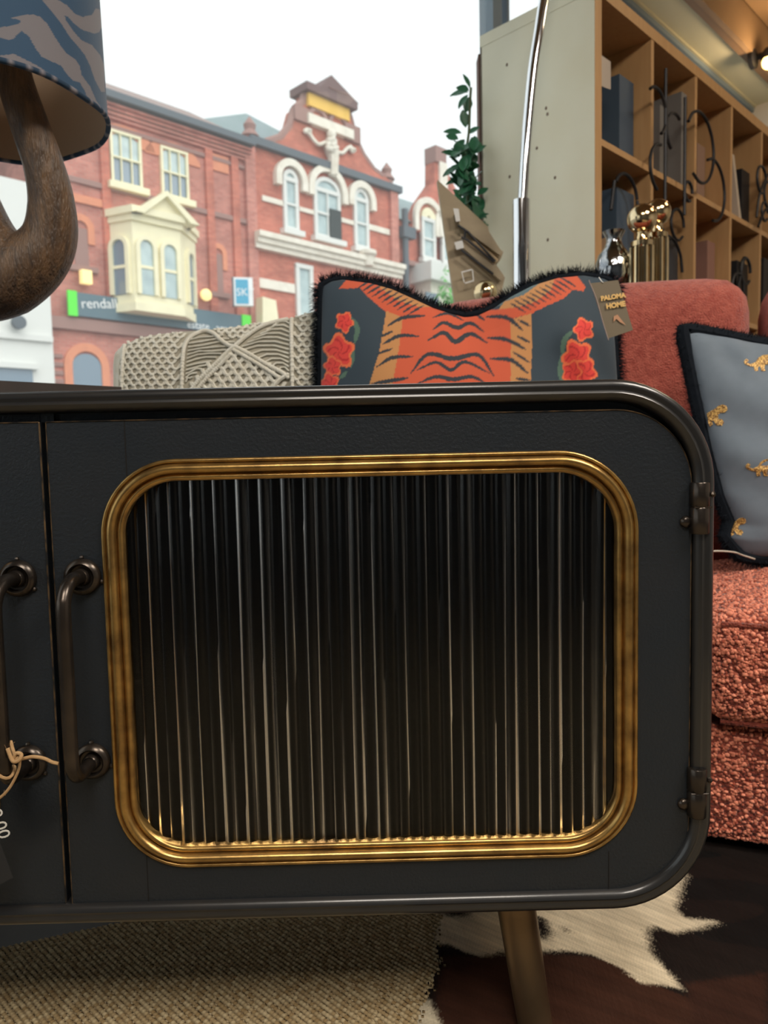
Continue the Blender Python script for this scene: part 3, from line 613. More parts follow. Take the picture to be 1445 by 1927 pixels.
# recess surface between the rail and the doors
mb = MB(); inn = rrect(X0+.03, X1-.03, Z0+.03, Z1-.034, (.07, .07, .07, .07), 14); ring(mb, outer[0]-outer[1]*.018, inn[0], .016, .018); mb.build('recess_lip', M['black'], cab, 0)
def door(sg):   # sg=+1 right-hand door; -1 its mirror about XM
    mx = (lambda x: x) if sg > 0 else (lambda x: 2*XM-x)
    def fin(mb):
        if sg < 0:
            mb.v = [(mx(v[0]), v[1], v[2]) for v in mb.v]; mb.f = [f[::-1] for f in mb.f]
        return mb
    do = rrect(-.3170, .2948, .1955, .6742, (.074, .0015, .0015, .072), 14)
    go = rrect(-.2690 if sg > 0 else -.2580, .2428, .2358, .6364, (.078, .072, .070, .072), 14)
    gi = (go[0]-go[1]*.0195, go[1])
    mb = MB(); ring(mb, do[0]-do[1]*.0012, go[0]-go[1]*.008, .0, .0); ring(mb, do[0], do[0]-do[1]*.0012, .0012, .0); ring(mb, do[0], do[0], .014, .0012)
    ring(mb, go[0]-go[1]*.008, go[0]-go[1]*.008, 0, .012); mb.f = [f[::-1] for f in mb.f]
    d = fin(mb).build('door', M['black'], cab, 30)
    mb = MB(); sweep(mb, do, [(.0002, .0006), (-.0008, -.0008), (-.0014, .0002), (-.0006, .0014)]); fin(mb).build('worn_edge', M['wornedge'], d)
    mb = MB(); sweep(mb, go, [(.0005, .002), (.0, -.0022), (-.0014, -.0034), (-.0030, -.0032), (-.0040, -.0012), (-.0052, -.0030), (-.0066, -.0056), (-.0092, -.0068), (-.0118, -.0060), (-.0134, -.0030), (-.0142, .0004), (-.0156, -.0014), (-.0176, -.0024), (-.0196, -.0012), (-.0206, .0020), (-.0206, .010), (-.004, .010)])
    fin(mb).build('brass_moulding', M['gold'], d, 60, label='aged brass moulding around the glass')
    # reeded glass: half-round ribs with slight waver
    nx = 44; per = 8; xs = np.linspace(-.2520, .2260, nx*per+1); zs = np.linspace(.250, .622, 26)
    A = np.zeros((len(xs), len(zs), 3)); w = (.2260+.2520)/nx
    ph = np.repeat(rng.normal(0, 1, nx+1), per)[:len(xs)]
    AM = np.where((np.arange(len(xs))//per) % 2 == 0, 1.1, .7)
    for j, z in enumerate(zs):
        t = ((xs+.2520)/w) % 1; t[-1] = 1
        dome = .0031*np.sin(PI*t)*(1+.16*ph+.10*np.sin(z*11+ph*5))*AM
        A[:, j, 0] = xs+.0003*np.sin(z*9+ph); A[:, j, 1] = .0085-dome+.0006*np.sin(z*14+xs*5); A[:, j, 0] += .0009*np.sin(z*6.3+ph*3)*np.sin(PI*t); A[:, j, 2] = z
    fin(MB().grid(A, True)).build('reeded_glass', M['rib'], d, 75, label='smoky reeded glass pane')
    MB().box(*sorted((mx(-.262), mx(.236))), .0235, .0245, .242, .63).build('glass_backing', mat('black_backing', (.012, .014, .017), .25, spec=.4), d, 0)
    # seams in the sheet metal
    for (x, a, b) in ((-.2425, .612, .6738), (-.2410, .196, .262), (.2150, .196, .2400), (-.0, .196, .2)):
        if b-a > .01: fin(MB().box(x-.0004, x+.0004, -.0004, .001, a, b)).build('sheet_seam', M['inside'], d, 0)
    # handle
    hx, zt, zb = -.2888, .5264, .3455; r = .0066
    path = [(hx, .0, zt), (hx, -.022, zt+.001), (hx, -.036, zt-.003), (hx, -.045, zt-.013), (hx, -.048, zt-.028), (hx, -.048, (zt+zb)/2), (hx, -.048, zb+.024), (hx, -.045, zb+.009), (hx, -.036, zb+.0005), (hx, -.022, zb-.001), (hx, 0, zb)]
    mb = MB().tube(smoothpath(path, 6), r, 14)
    for z in (zt, zb):
        mb.lathe([(.0175, .001), (.0180, -.002), (.0165, -.0055), (.0130, -.0075), (.0118, -.0065), (.0112, -.003), (.0085, -.0028), (.0082, -.007), (.0066, -.009)], (hx, 0, z), (0, 1, 0), 28, False)
    fin(mb).build('handle', M['bronze'], d, 50, label='dark bronze pull handle')
    mb = MB()
    for z in (zt, zb):
        for a in (90, -15, 215): mb.ball((hx+.0185*math.cos(math.radians(a)), -.001, z+.0185*math.sin(math.radians(a))), .0024, 8)
    fin(mb).build('weld_bead', M['bronze'], d)
    for z in (.5800, .3010):
        mb = MB().lathe([(.0085, -.0255), (.0092, -.0245), (.0092, -.0015), (.0082, 0), (.0092, .0015), (.0092, .0225), (.0085, .0235)], (.3005, -.003, z), (0, 0, 1), 18)
        mb.box(.293, .308, -.0065, .004, z-.0255, z-.004); mb.ball((.2885, -.001, z-.014), .0062, 10, (1, .7, 1)); mb.ball((.3115, -.006, z+.012), .003, 8)
        mb.tube([(.292, -.0105, z), (.309, -.0105, z)], .0007, 5)
        fin(mb).build('hinge', M['bronze'], d, 40)
    return d
door(1); door(-1)
L = W2L(cab)
lt = at(962, 1700, .765); lb = at(1006, 1927, .765); dr = (lb-lt)/(lt[2]-lb[2]); foot = lt+dr*lt[2]
lt = L(lt); foot = L(foot)
for sx in (0, 1):
    for sy in (0, 1):
        a, b = lt.copy(), foot.copy()
        if sx: a[0] = X0+X1-a[0]; b[0] = X0+X1-b[0]
        if sy: a[1] = .35-a[1]; b[1] = .35-b[1]
        a[2] = Z0+.004
        mb = MB().tube([a, a+(b-a)*.5, b+(a-b)*.03], [.0212, .0200, .0185], 20); mb.tube([b+(a-b)*.03, b], [.0195, .0195], 20)
        mb.build('leg', M['leg'], cab)
# twine and price tag on the left handle
tw = MB(); wp = lambda x, y, D=.655: at(x, y, D)
tw.tube(smoothpath([wp(20, 1395, .66), wp(24, 1410), wp(30, 1425), wp(40, 1428), wp(60, 1424), wp(82, 1427), wp(98, 1434), wp(110, 1437)], 5), .0016, 8)
tw.tube(smoothpath([wp(38, 1427), wp(36, 1445), wp(28, 1465), wp(16, 1485), wp(0, 1501), wp(-25, 1516), wp(-48, 1530)], 5), .0013, 8)
tw.tube(smoothpath([wp(14, 1408, .65), wp(24, 1432, .648), wp(36, 1430, .648), wp(40, 1420, .65), wp(30, 1418, .65), wp(24, 1434, .65)], 5), .0017, 8)
tw.ball(wp(34, 1428, .652), .0034, 10)
hxl = 2*XM+.2888; zz = .3455+.010
cxw = math.cos(TH); hp = np.array([hxl, .707-.046+TH*hxl, zz])
tw.tube([hp+np.array([.0082*math.cos(a), .0082*math.sin(a), .003*math.sin(a*2)]) for a in np.linspace(0, 2*PI, 20)], .0015, 7)
for k in range(26):
    i = rng.integers(0, 60); p = np.array(tw.v[int(rng.integers(0, len(tw.v)))]); d = rng.normal(0, .0022, 3); tw.tube([p, p+d*.6, p+d], .00012, 3)
tag(tw.build('jute_twine', M['twine'], None), 'frayed jute twine knotted round the left door handle', 'twine')
pt = thing('price_tag', 'black card price tag with white handwritten figures hanging from the twine', 'price tag', wp(-50, 1530, .655))
Lp = W2L(pt); q = [(-96, 1560), (-52, 1520), (-18, 1540), (24, 1652), (-50, 1690)]
qq = [Lp(wp(*p_, .655)) for p_ in q]; qb = [v+np.array([0, .0008, 0]) for v in qq]; n = 5
MB().add(qq+qb, [tuple(range(n)), tuple(range(2*n-1, n-1, -1))]+[(i, i+n, (i+1) % n+n, (i+1) % n) for i in range(n)]).build('card', mat('black_card', (.012, .012, .013), .7), pt, 0)
xa = wp(8, 1600)-wp(-12, 1545); ya = wp(30, 1560)-wp(0, 1573)
text('figures', '£499.00', .0165, mat('white_ink', (.62, .60, .55), .7), Lp(wp(-38, 1478, .6535)), xa, ya, pt, .0002)

# ------------------------------------------------------------------ rug, cowhide
rg = MB(); k0 = onz(0, 1785, 0.008); k1 = onz(235, 1735, .008); d = (k1-k0)/np.linalg.norm(k1-k0); pn = np.array([d[1], -d[0], 0])
A0 = k0-d*1.0; A1 = k0+d*1.7; ang = math.atan2(d[1], d[0])
rug = thing('sisal_rug', 'tan woven sisal rug under the black sideboard', 'rug', (A0[0], A0[1], 0), ang)
MB().box(0, 2.7, -2.0, 0, .0, .008).build('weave', M['sisal'], rug, 0)
M['sisal'].node_tree.nodes['Mapping'].inputs['Rotation'].default_value[2] = math.radians(62)
gx = np.arange(-.92, .22, .00125); gy = np.arange(.70, 1.12, .00125); GX, GY = np.meshgrid(gx, gy, indexing='ij')
ra = math.radians(-43); pu = GX*math.cos(ra)+GY*math.sin(ra); pv = -GX*math.sin(ra)+GY*math.cos(ra)
pv = pv+.0006*fbm(GX*40, GY*40, 12); ri = np.floor(pv/.0064); pf = pv/.0064-ri; bu = pu/.0052+.5*(ri % 2)+.25*np.sin(ri*1.7); bi = np.floor(bu); bf = bu-bi
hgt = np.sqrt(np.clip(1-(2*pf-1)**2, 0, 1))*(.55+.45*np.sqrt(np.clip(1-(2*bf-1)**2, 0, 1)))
hsh = np.abs(np.sin(ri*12.9898+bi*78.233)*43758.5453) % 1
A = np.stack([GX, GY, .0065+.0034*hgt*(.85+.3*hsh)], -1); keep = ((GX-k0[0])*d[1]-(GY-k0[1])*d[0]) > 0
idx = np.arange(GX.size).reshape(GX.shape); ok = keep[:-1, :-1]
f = np.stack([idx[:-1, :-1][ok], idx[1:, :-1][ok], idx[1:, 1:][ok], idx[:-1, 1:][ok]], -1)
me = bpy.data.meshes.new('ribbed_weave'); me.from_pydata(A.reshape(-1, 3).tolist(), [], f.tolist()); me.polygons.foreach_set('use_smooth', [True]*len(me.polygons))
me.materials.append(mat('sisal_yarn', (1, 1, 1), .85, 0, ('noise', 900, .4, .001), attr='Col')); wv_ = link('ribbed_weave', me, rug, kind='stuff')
wv_.matrix_parent_inverse = (Matrix.Translation(rug.location) @ rug.rotation_euler.to_matrix().to_4x4()).inverted()
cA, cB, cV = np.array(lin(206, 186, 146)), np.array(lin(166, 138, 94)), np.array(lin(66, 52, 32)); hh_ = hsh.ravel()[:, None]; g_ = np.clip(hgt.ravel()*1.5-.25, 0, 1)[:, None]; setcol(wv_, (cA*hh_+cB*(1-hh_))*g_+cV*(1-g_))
# cowhide
NX, NY = 620, 380; gx = np.linspace(.02, .95, NX); gy = np.linspace(.64, 1.50, NY)
GX, GY = np.meshgrid(gx, gy, indexing='ij'); Z = .0125+.0006*fbm(GX*30, GY*30, 3)
A = np.stack([GX, GY, Z], -1); Q = proj(A.reshape(-1, 3)); hd = np.array([.93, .36]); hp_ = np.array([-.36, .93]); big = fbm(GX*9, GY*9, 9).ravel(); acc = 0
def streak(sd): return fbm(Q @ hd*.02, Q @ hp_*.55, sd)[:, None]
POLS = (([(830, 1800), (880, 1800), (940, 1800), (1010, 1795), (1110, 1800), (1180, 1820), (1250, 1860), (1300, 1880), (1330, 1990), (800, 1990), (825, 1860)], (58, 34, 24)),
        ([(1290, 1850), (1445, 1830), (1445, 1990), (1320, 1990)], (52, 30, 22)),
        ([(820, 1640), (1000, 1640), (1290, 1640), (1270, 1710), (1290, 1728), (1355, 1734), (1310, 1748), (1262, 1756), (1235, 1742), (1218, 1752), (1222, 1790), (1262, 1835), (1285, 1862), (1255, 1855), (1205, 1850), (1170, 1822), (1110, 1795), (1060, 1788), (1000, 1792), (950, 1790), (905, 1800), (870, 1790), (845, 1776), (818, 1778)], (222, 208, 180)),
        ([(1002, 1722), (1028, 1728), (1038, 1755), (1030, 1768), (1008, 1766)], (26, 20, 18)), ([(1060, 1742), (1070, 1748), (1066, 1757), (1058, 1752)], (50, 40, 34)), ([(826, 1700), (888, 1700), (880, 1724), (840, 1726)], (34, 30, 28)),
        ([(776, 1895), (790, 1874), (806, 1880), (822, 1912), (838, 1960), (770, 1960)], (210, 198, 172)))
for k in range(9):
    QJ = Q+hd*(rng.normal(0, 7, (len(Q), 1))+7*streak(20+k % 3))+hp_*rng.normal(0, 1.2, (len(Q), 1))
    col = np.tile(np.array(lin(24, 18, 16)), (len(Q), 1)); col[big > .3] = lin(15, 14, 14)
    for poly, c_ in POLS: col[inpoly(QJ, poly)] = lin(*c_)
    acc = acc+col
    if k == 0: edge = np.interp(QJ[:, 1], [1650, 1715, 1760, 1800, 1850, 1890, 1927, 2100], [835, 826, 812, 822, 808, 786, 780, 760]); inside = (QJ[:, 0] > edge).reshape(NX, NY)
wr_ = np.hypot((GX-.62)/.62, (GY-1.15)/.62) < 1; inside &= (wr_ | (GY < 1.15))
col = acc/9*(1+.28*streak(31))
idx = np.arange(NX*NY).reshape(NX, NY); ok = inside[:-1, :-1] & inside[1:, :-1] & inside[1:, 1:] & inside[:-1, 1:]
f = np.stack([idx[:-1, :-1][ok], idx[1:, :-1][ok], idx[1:, 1:][ok], idx[:-1, 1:][ok]], -1)
me = bpy.data.meshes.new('cowhide_rug'); me.from_pydata(A.reshape(-1, 3).tolist(), [], f.tolist()); me.polygons.foreach_set('use_smooth', [True]*len(me.polygons))
me.materials.append(mat('cowhide', (1, 1, 1), .65, 0, ('noise', 260, .5, .002), (40, (.8, .78, .75), .3), attr='Col', stretch=(1, .25, 1), spec=.2))
ch = link('cowhide_rug', me); setcol(ch, col); tag(ch, 'white, black and brown cowhide rug lying on the sisal in front of the sofa', 'rug')

# ------------------------------------------------------------------ sofa
SA = -math.atan2(.34, .94); sofa = thing('boucle_sofa', 'rust-orange boucle sofa behind the sideboard', 'sofa', (-.10, 1.33, 0), SA)
def rb(name, c, h, r, m, crown=0, N=12, parent=sofa, label=None, tilt=0):
    V, Fc, Nn = rbox(*h, r, crown, N); c = np.array(c)
    if tilt:
        ct, st_ = math.cos(tilt), math.sin(tilt); V = [np.array([v[0], v[1]*ct+v[2]*st_, -v[1]*st_+v[2]*ct]) for v in V]
    return MB().add([v+c for v in V], Fc).build(name, m, parent, 60, label=label)
rb('base', (.80, .36, .12), (.80, .355, .095), .02, M['boucle'], N=8)
ICO = None
def nubs(face, cx, cy, cz, hx, hy, hz, r, crown, n, parent, u0=-1, u1=1):
    """boucle loops on front ('f') or top ('t') of a rounded box"""
    t = (1+5**.5)/2; iv = np.array([(-1, t, 0), (1, t, 0), (-1, -t, 0), (1, -t, 0), (0, -1, t), (0, 1, t), (0, -1, -t), (0, 1, -t), (t, 0, -1), (t, 0, 1), (-t, 0, -1), (-t, 0, 1)])/math.sqrt(1+t*t)
    it = np.array([(0, 11, 5), (0, 5, 1), (0, 1, 7), (0, 7, 10), (0, 10, 11), (1, 5, 9), (5, 11, 4), (11, 10, 2), (10, 7, 6), (7, 1, 8), (3, 9, 4), (3, 4, 2), (3, 2, 6), (3, 6, 8), (3, 8, 9), (4, 9, 5), (2, 4, 11), (6, 2, 10), (8, 6, 7), (9, 8, 1)])
    u = rng.uniform(u0, u1, n); v = rng.uniform(-1, 1, n)
    p = np.stack([u, -np.ones(n), v] if face == 'f' else [u, v, np.ones(n)], -1)
    q = p*np.array([hx, hy, hz]); inn_ = np.clip(q, [-hx+r, -hy+r, -hz+r], [hx-r, hy-r, hz-r]); d_ = q-inn_; L_ = np.linalg.norm(d_, axis=1, keepdims=True); nn = d_/np.maximum(L_, 1e-9); w = inn_+nn*r
    if crown:
        w[:, 2] += crown*(1-p[:, 0]**2)*(1-p[:, 1]**2)*np.maximum(p[:, 2], 0); w[:, 1] -= .35*crown*(1-p[:, 0]**2)*(1-p[:, 2]**2)*(p[:, 1] < 0)
    w += np.array([cx, cy, cz]); sz = rng.uniform(.0019, .0038, (n, 1, 1))
    el = rng.uniform(.65, 1.35, (n, 1, 3)); V = (w[:, None, :]+iv[None]*sz*el).reshape(-1, 3); T = (it[None]+12*np.arange(n)[:, None, None]).reshape(-1, 3)
    me = bpy.data.meshes.new('boucle_loops'); me.from_pydata(V.tolist(), [], T.tolist()); me.polygons.foreach_set('use_smooth', [True]*len(me.polygons)); me.materials.append(NUB)
    o = link('boucle_loops', me, parent, kind='stuff'); g = rng.uniform(0, 1, n)
    c0, c1 = np.array(lin(246, 156, 124)), np.array(lin(150, 62, 38)); C = c0*g[:, None]+c1*(1-g[:, None]); setcol(o, np.repeat(C, 12, 0)); return o
NUB = mat('boucle_loop', (1, 1, 1), .85, attr='Col', sheen=.3)
BS = bpy.data.objects['base']
nubs('f', .80, .36, .12, .80, .355, .095, .02, 0, 4200, BS, -.35, .35)
rb('seat_cushion', (.308, .34, .295), (.305, .36, .085), .035, M['boucle'], .04, 16)
s1_ = rb('seat_cushion', (1.105, .34, .300), (.485, .36, .085), .04, M['boucle'], .055, 24, label='plump rust seat cushion at the right')
nubs('f', 1.105, .34, .300, .485, .36, .085, .04, .055, 5200, s1_, -1, .1); nubs('t', 1.105, .34, .300, .485, .36, .085, .04, .055, 15000, s1_, -1, .1)
for z, y_ in ((.372, -.018), (.222, -.014)): MB().tube([(.645, y_+.006, z), (.8, y_-.004, z), (1.1, y_-.012, z), (1.4, y_-.006, z), (1.57, y_, z)], .0045, 8).build('welt', M['boucle'], sofa)
rb('back_frame', (.80, .765, .44), (.80, .05, .40), .04, M['boucle_back'], N=8)
rb('back_cushion', (.375, .635, .675), (.368, .115, .325), .07, M['boucle_back'], .02, 14, label='rust back cushion behind the tiger cushion', tilt=.06)
rb('back_cushion', (1.165, .63, .68), (.395, .115, .325), .07, M['boucle_back'], .02, 14, label='rust back cushion behind the leopard cushion', tilt=.06)
for x in (.1, 1.5):
    for y in (.08, .7): MB().lathe([(.018, 0), (.024, .03)], (x, y, 0), n=12).build('foot', M['darkwood'], sofa)
# cable on the seat
tag(MB().tube(smoothpath([at(1330, 1038, 1.30), at(1352, 1037, 1.30), at(1380, 1039, 1.31), at(1398, 1045, 1.33), at(1420, 1052, 1.34)], 6), .0016, 8).build('cable', mat('pale_cable', (.55, .5, .42), .5), None), 'thin pale cable lying on the rust sofa seat below the leopard cushion', 'cable')

# ------------------------------------------------------------------ pillows
def pillow(name, thing_o, outl, thick, cen, U, N, nu, nv, m, back=True, label=None, fold=None):
    """outl(u,v)->(x,z) offsets in the pillow plane; U = plane x axis (3d), N = unit normal to camera"""
    u = np.linspace(-1, 1, nu); v = np.linspace(-1, 1, nv); UU, VV = np.meshgrid(u, v, indexing='ij')
    x, z = outl(UU, VV); pr = (np.clip(1-UU**2, 0, 1)**.42)*(np.clip(1-VV**2, 0, 1)**.42); t = thick*pr
    if fold is not None: tf = t+fold(UU, VV)*np.clip(pr*1.6, 0, 1)
    else: tf = t
    base = cen[None, None]+x[..., None]*U+z[..., None]*UPV
    A = base+tf[..., None]*N; B = base-(t*.8)[..., None]*N
    mb = MB().grid(A); o1 = mb.build(name, m, thing_o, 180, label=label)
    if back: MB().grid(B, True).build('back_cover', M['fringe'], thing_o, 180)
    return o1, A
# tiger cushion -------------------------------------------------
TD = 1.40; UPV = np.array([0, .10, 1.0])/math.hypot(.1, 1)
tg = thing('tiger_cushion', 'navy fringed velvet cushion printed with an orange tiger and red flowers, its top dented', 'cushion', (at(880, 600, TD)[0], TD-.02, .42))
Lt = W2L(tg)
topx = [598, 625, 645, 700, 740, 780, 820, 850, 880, 905, 935, 970, 1010, 1060, 1110, 1150, 1178]
topy = [524, 513, 510, 518, 530, 549, 568, 577, 583, 580, 568, 545, 524, 508, 502, 508, 520]
cenp = at(885, 640, TD); zb_t = .425
xw = lambda px: at(px, 640, TD)[0]-cenp[0]
TX = np.array([xw(p) for p in topx]); TZ = np.array([at(p, q, TD)[2] for p, q in zip(topx, topy)])
def tout(u, v):
    x0 = np.interp(v, [-1, -.5, 0, .5, 1], [xw(585), xw(588), xw(596), xw(600), xw(604)]); x1 = np.interp(v, [-1, 0, .6, 1], [xw(1205), xw(1172), xw(1168), xw(1174)])
    x = x0+(x1-x0)*(u+1)/2; zt = np.interp(x, TX, TZ); s_ = (v+1)/2
    z = zb_t+(zt-zb_t)*s_; return x, z-zb_t
tcen = np.array([cenp[0], TD, zb_t])
def tfold(u, v):
    return -.035*np.exp(-((u+.05)/.30)**2)*np.clip((v+.1)/1.1, 0, 1)**1.5+.006*np.sin(u*9+v*4)*np.clip(v, 0, 1)
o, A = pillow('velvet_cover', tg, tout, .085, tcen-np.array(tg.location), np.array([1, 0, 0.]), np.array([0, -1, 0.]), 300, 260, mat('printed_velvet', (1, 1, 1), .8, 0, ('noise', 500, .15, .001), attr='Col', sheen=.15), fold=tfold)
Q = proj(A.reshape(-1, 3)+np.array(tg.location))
C = np.tile(np.array(lin(48, 64, 76)), (len(Q), 1)); OR = lin(206, 90, 58); TN = lin(196, 138, 84); BKc = lin(44, 52, 60); OR2 = lin(214, 100, 58)
def pt_(poly, c_): C[inpoly(Q, poly)] = c_
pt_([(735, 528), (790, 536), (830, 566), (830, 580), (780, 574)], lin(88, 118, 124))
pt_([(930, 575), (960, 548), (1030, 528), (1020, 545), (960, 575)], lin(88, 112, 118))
pt_([(692, 518), (730, 530), (832, 576), (790, 585), (745, 570), (712, 547)], TN)
pt_([(935, 588), (948, 568), (985, 555), (1012, 535), (1045, 515), (1050, 535), (1012, 566), (975, 583)], TN)
pt_([(638, 543), (650, 528), (672, 518), (697, 518), (715, 542), (748, 565), (790, 578), (830, 577), (870, 584), (930, 583), (975, 578), (1008, 568), (1038, 545), (1044, 521), (1060, 515), (1085, 518), (1102, 540), (1098, 548), (1078, 545), (1060, 562), (1030, 575), (1000, 590), (962, 600), (962, 740), (733, 740), (752, 640), (757, 600), (722, 584), (692, 558), (678, 542), (655, 543)], OR)
pt_([(727, 585), (758, 598), (750, 660), (735, 740), (690, 740), (714, 660)], TN); pt_([(961, 601), (999, 590), (1001, 650), (998, 740), (961, 740)], TN)
for ln, w in (([(815, 620), (835, 607), (860, 617), (885, 608), (910, 624)], 4), ([(805, 641), (835, 626), (857, 643), (885, 628), (916, 645)], 4.5), ([(773, 702), (805, 667), (852, 675), (900, 668), (929, 708)], 4.5), ([(784, 697), (820, 682), (849, 696), (875, 681), (921, 702)], 3.5),
              ([(786, 722), (820, 709), (852, 714), (888, 709), (915, 722)], 4), ([(730, 613), (758, 598), (800, 594)], 3.5), ([(720, 648), (752, 632), (788, 633)], 3.5), ([(709, 690), (738, 673), (777, 671)], 3.5), ([(700, 722), (738, 716), (768, 711)], 4), ([(715, 634), (740, 623)], 2.5), ([(708, 667), (738, 656)], 2.5),
              ([(914, 596), (953, 598), (984, 622)], 4), ([(916, 636), (953, 639), (990, 658)], 4), ([(923, 675), (962, 678), (993, 702)], 4), ([(972, 632), (998, 645)], 2.5), ([(965, 662), (996, 682)], 2.5), ([(970, 712), (998, 716)], 3), ([(975, 602), (998, 614)], 2.5), ([(814, 597), (843, 590), (872, 603)], 2.5), ([(894, 590), (912, 603)], 2.5)):
    C[dline(Q, ln, w)] = BKc
for k in range(11):
    t = k/10; x = 690+t*95; y = 533+t*50; C[dline(Q, [(x-18, y+10), (x-4, y+1), (x+12, y-8)], 2.0) & (Q[:, 1] > 515)] = BKc
    x = 1068-t*95; y = 530+t*48; C[dline(Q, [(x+16, y+10), (x+2, y+1), (x-14, y-8)], 2.0) & (Q[:, 1] > 515)] = BKc
for (cx, cy, r) in ((648, 606, 16), (638, 662, 27), (626, 690, 16), (620, 722, 17), (1098, 620, 18), (1086, 672, 27), (1100, 700, 22), (1076, 700, 18)):
    d_ = np.hypot(Q[:, 0]-cx, (Q[:, 1]-cy)*.85); an = np.arctan2(Q[:, 1]-cy, Q[:, 0]-cx); rr = r*(1+.16*np.sin(5*an+cx))
    C[d_ < rr] = lin(232, 70, 62); C[(d_ < rr) & (d_ > rr*.82)] = lin(240, 118, 72); C[(d_ < rr*.75) & (np.sin(an*5+d_*.35+cx) > .72)] = lin(196, 44, 46)
for ln, w in (([(662, 598), (672, 618), (668, 645)], 5), ([(664, 650), (660, 690)], 6), ([(640, 712), (652, 700)], 4), ([(1078, 622), (1062, 640), (1058, 668)], 5), ([(1060, 660), (1055, 700), (1060, 722)], 6), ([(1080, 640), (1090, 655)], 4)):
    C[dline(Q, ln, w) & (C[:, 0] < .2)] = lin(86, 116, 100)
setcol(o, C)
def fringe(parent, path, n, length, w, out, m, droop=.4, seedn=3, spread=.35):
    P = [np.array(p) for p in path]; cum = np.concatenate([[0], np.cumsum([np.linalg.norm(P[i+1]-P[i]) for i in range(len(P)-1)])]); V = []; Fc = []
    arr = np.array(P)
    for k in range(n):
        s_ = rng.uniform(0, cum[-1]); p = np.array([np.interp(s_, cum, arr[:, i]) for i in range(3)]); q = np.array([np.interp(min(s_+.004, cum[-1]), cum, arr[:, i]) for i in range(3)]); t = q-p
        o_ = out(p, t); d_ = o_+rng.normal(0, spread, 3); d_ /= np.linalg.norm(d_); L_ = length*rng.uniform(.6, 1.15); p = p+rng.normal(0, .0022, 3)
        sd = np.cross(d_, rng.normal(0, 1, 3)); sd /= np.linalg.norm(sd)+1e-9; mid = p+d_*L_*.55; tip = p+d_*L_+np.array([0, 0, -droop*L_*abs(rng.normal(0, .5))])
        b = len(V); V += [p-sd*w, p+sd*w, mid+sd*w*.8, mid-sd*w*.8, tip]; Fc += [(b, b+1, b+2, b+3), (b+3, b+2, b+4)]
    me = bpy.data.meshes.new('fringe'); me.from_pydata([tuple(v) for v in V], [], Fc); me.materials.append(m); return link('fringe', me, parent, kind='stuff')
pth = [A[0, j] for j in range(0, 260, 5)]+[A[i, -1] for i in range(0, 300, 4)]+[A[-1, j] for j in range(259, -1, -5)]
ctr = A[150, 60]
def outdir(p, t):
    n_ = np.cross(t, (0, 1, 0)); n_ /= np.linalg.norm(n_)+1e-9
    return n_ if n_@(p-ctr) > 0 else -n_
fringe(tg, pth, 9000, .024, .0006, outdir, M['fringe'])
MB().tube(pth, .008, 8).build('piping', M['fringe'], tg)
# swing tag
sw = thing('swing_tag', 'dark brown card swing tag with gold lettering hanging from the tiger cushion', 'tag', at(1140, 530, 1.30)); Ls = W2L(sw)
TP = lambda x, y, D=1.305: Ls(at(x, y, D))
q = [TP(1111, 533), TP(1163, 527), TP(1191, 621), TP(1144, 637)]
MB().add(q+[v+np.array([0, .0012, 0]) for v in q], [(3, 2, 1, 0), (4, 5, 6, 7), (0, 1, 5, 4), (1, 2, 6, 5), (2, 3, 7, 6), (3, 0, 4, 7)]).build('card', mat('brown_card', lin(112, 100, 80), .6), sw, 0)
GT = mat('gold_print', lin(226, 184, 112), .5)
xa = q[1]-q[0]; ya = TP(1100, 535)-TP(1128, 630)
text('lettering', 'PALOMA', .0108, GT, TP(1131, 566, 1.302), TP(1167, 560)-TP(1134, 565), ya, sw, .0001, bold=.0006)
text('lettering', 'HOME', .0118, GT, TP(1141, 581, 1.302), TP(1169, 576)-TP(1143, 580), ya, sw, .0001, bold=.0006)
el = [TP(1155, 595, 1.303), TP(1162, 592, 1.303), TP(1168, 600, 1.303), TP(1178, 612, 1.303), TP(1166, 606, 1.303), TP(1160, 600, 1.303), TP(1154, 606, 1.303)]
MB().add(el, [tuple(range(7))[::-1]]).build('emblem', mat('copper_print', lin(186, 138, 104), .5), sw, 0)
MB().tube(smoothpath([TP(1108, 527, 1.303), TP(1110, 533, 1.303), TP(1122, 562, 1.303), TP(1134, 605, 1.303), TP(1145, 640, 1.303)], 5), .0008, 6).build('cord', mat('tag_cord', (.35, .27, .24), .6), sw)
MB().tube([TP(1127, 522, 1.34), TP(1131, 528, 1.304), TP(1135, 532, 1.304)], .0008, 6).build('eyelet_cord', M['whitetag'], sw)
# leopard cushion -----------------------------------------------
LD = 1.38
lc = thing('leopard_cushion', 'slate grey cushion with black fur trim and small gold embroidered leopards', 'cushion', (at(1400, 700, LD)[0], LD, .42)); Ll = W2L(lc)
ly = [600, 640, 700, 760, 850, 930, 985, 1010, 1045]
lxL = [1322, 1318, 1327, 1336, 1350, 1364, 1382, 1368, 1392]
lzs = np.array([at(1400, y, LD)[2] for y in ly]); lx = np.array([at(x, y, LD)[0] for x, y in zip(lxL, ly)])
zt_l, zb_l = at(1400, 628, LD)[2], at(1420, 1046, LD)[2]; xr = lx.min()+.47
def lout(u, v):
    z = zb_l+(zt_l-zb_l)*(v+1)/2; x0 = np.interp(z, lzs[::-1], lx[::-1]); x = x0+(xr-x0)*(u+1)/2
    zz = z+.012*np.cos(u*PI)*-1*v+np.where(v > 0, v*.018*u**2, v*.02*u**2)-(1-v)/2*.0
    zz = zz+np.clip(-v, 0, 1)*.035*np.clip(-u, 0, 1)**3
    return x-lc.location[0], zz-.42
def lfold(u, v): return .010*np.sin((u*1.2+v*2.6)*4)*np.exp(-((v-.1)/.8)**2)*.5+.006*np.sin(u*22+3*v)*np.clip(v-.55, 0, 1)*2
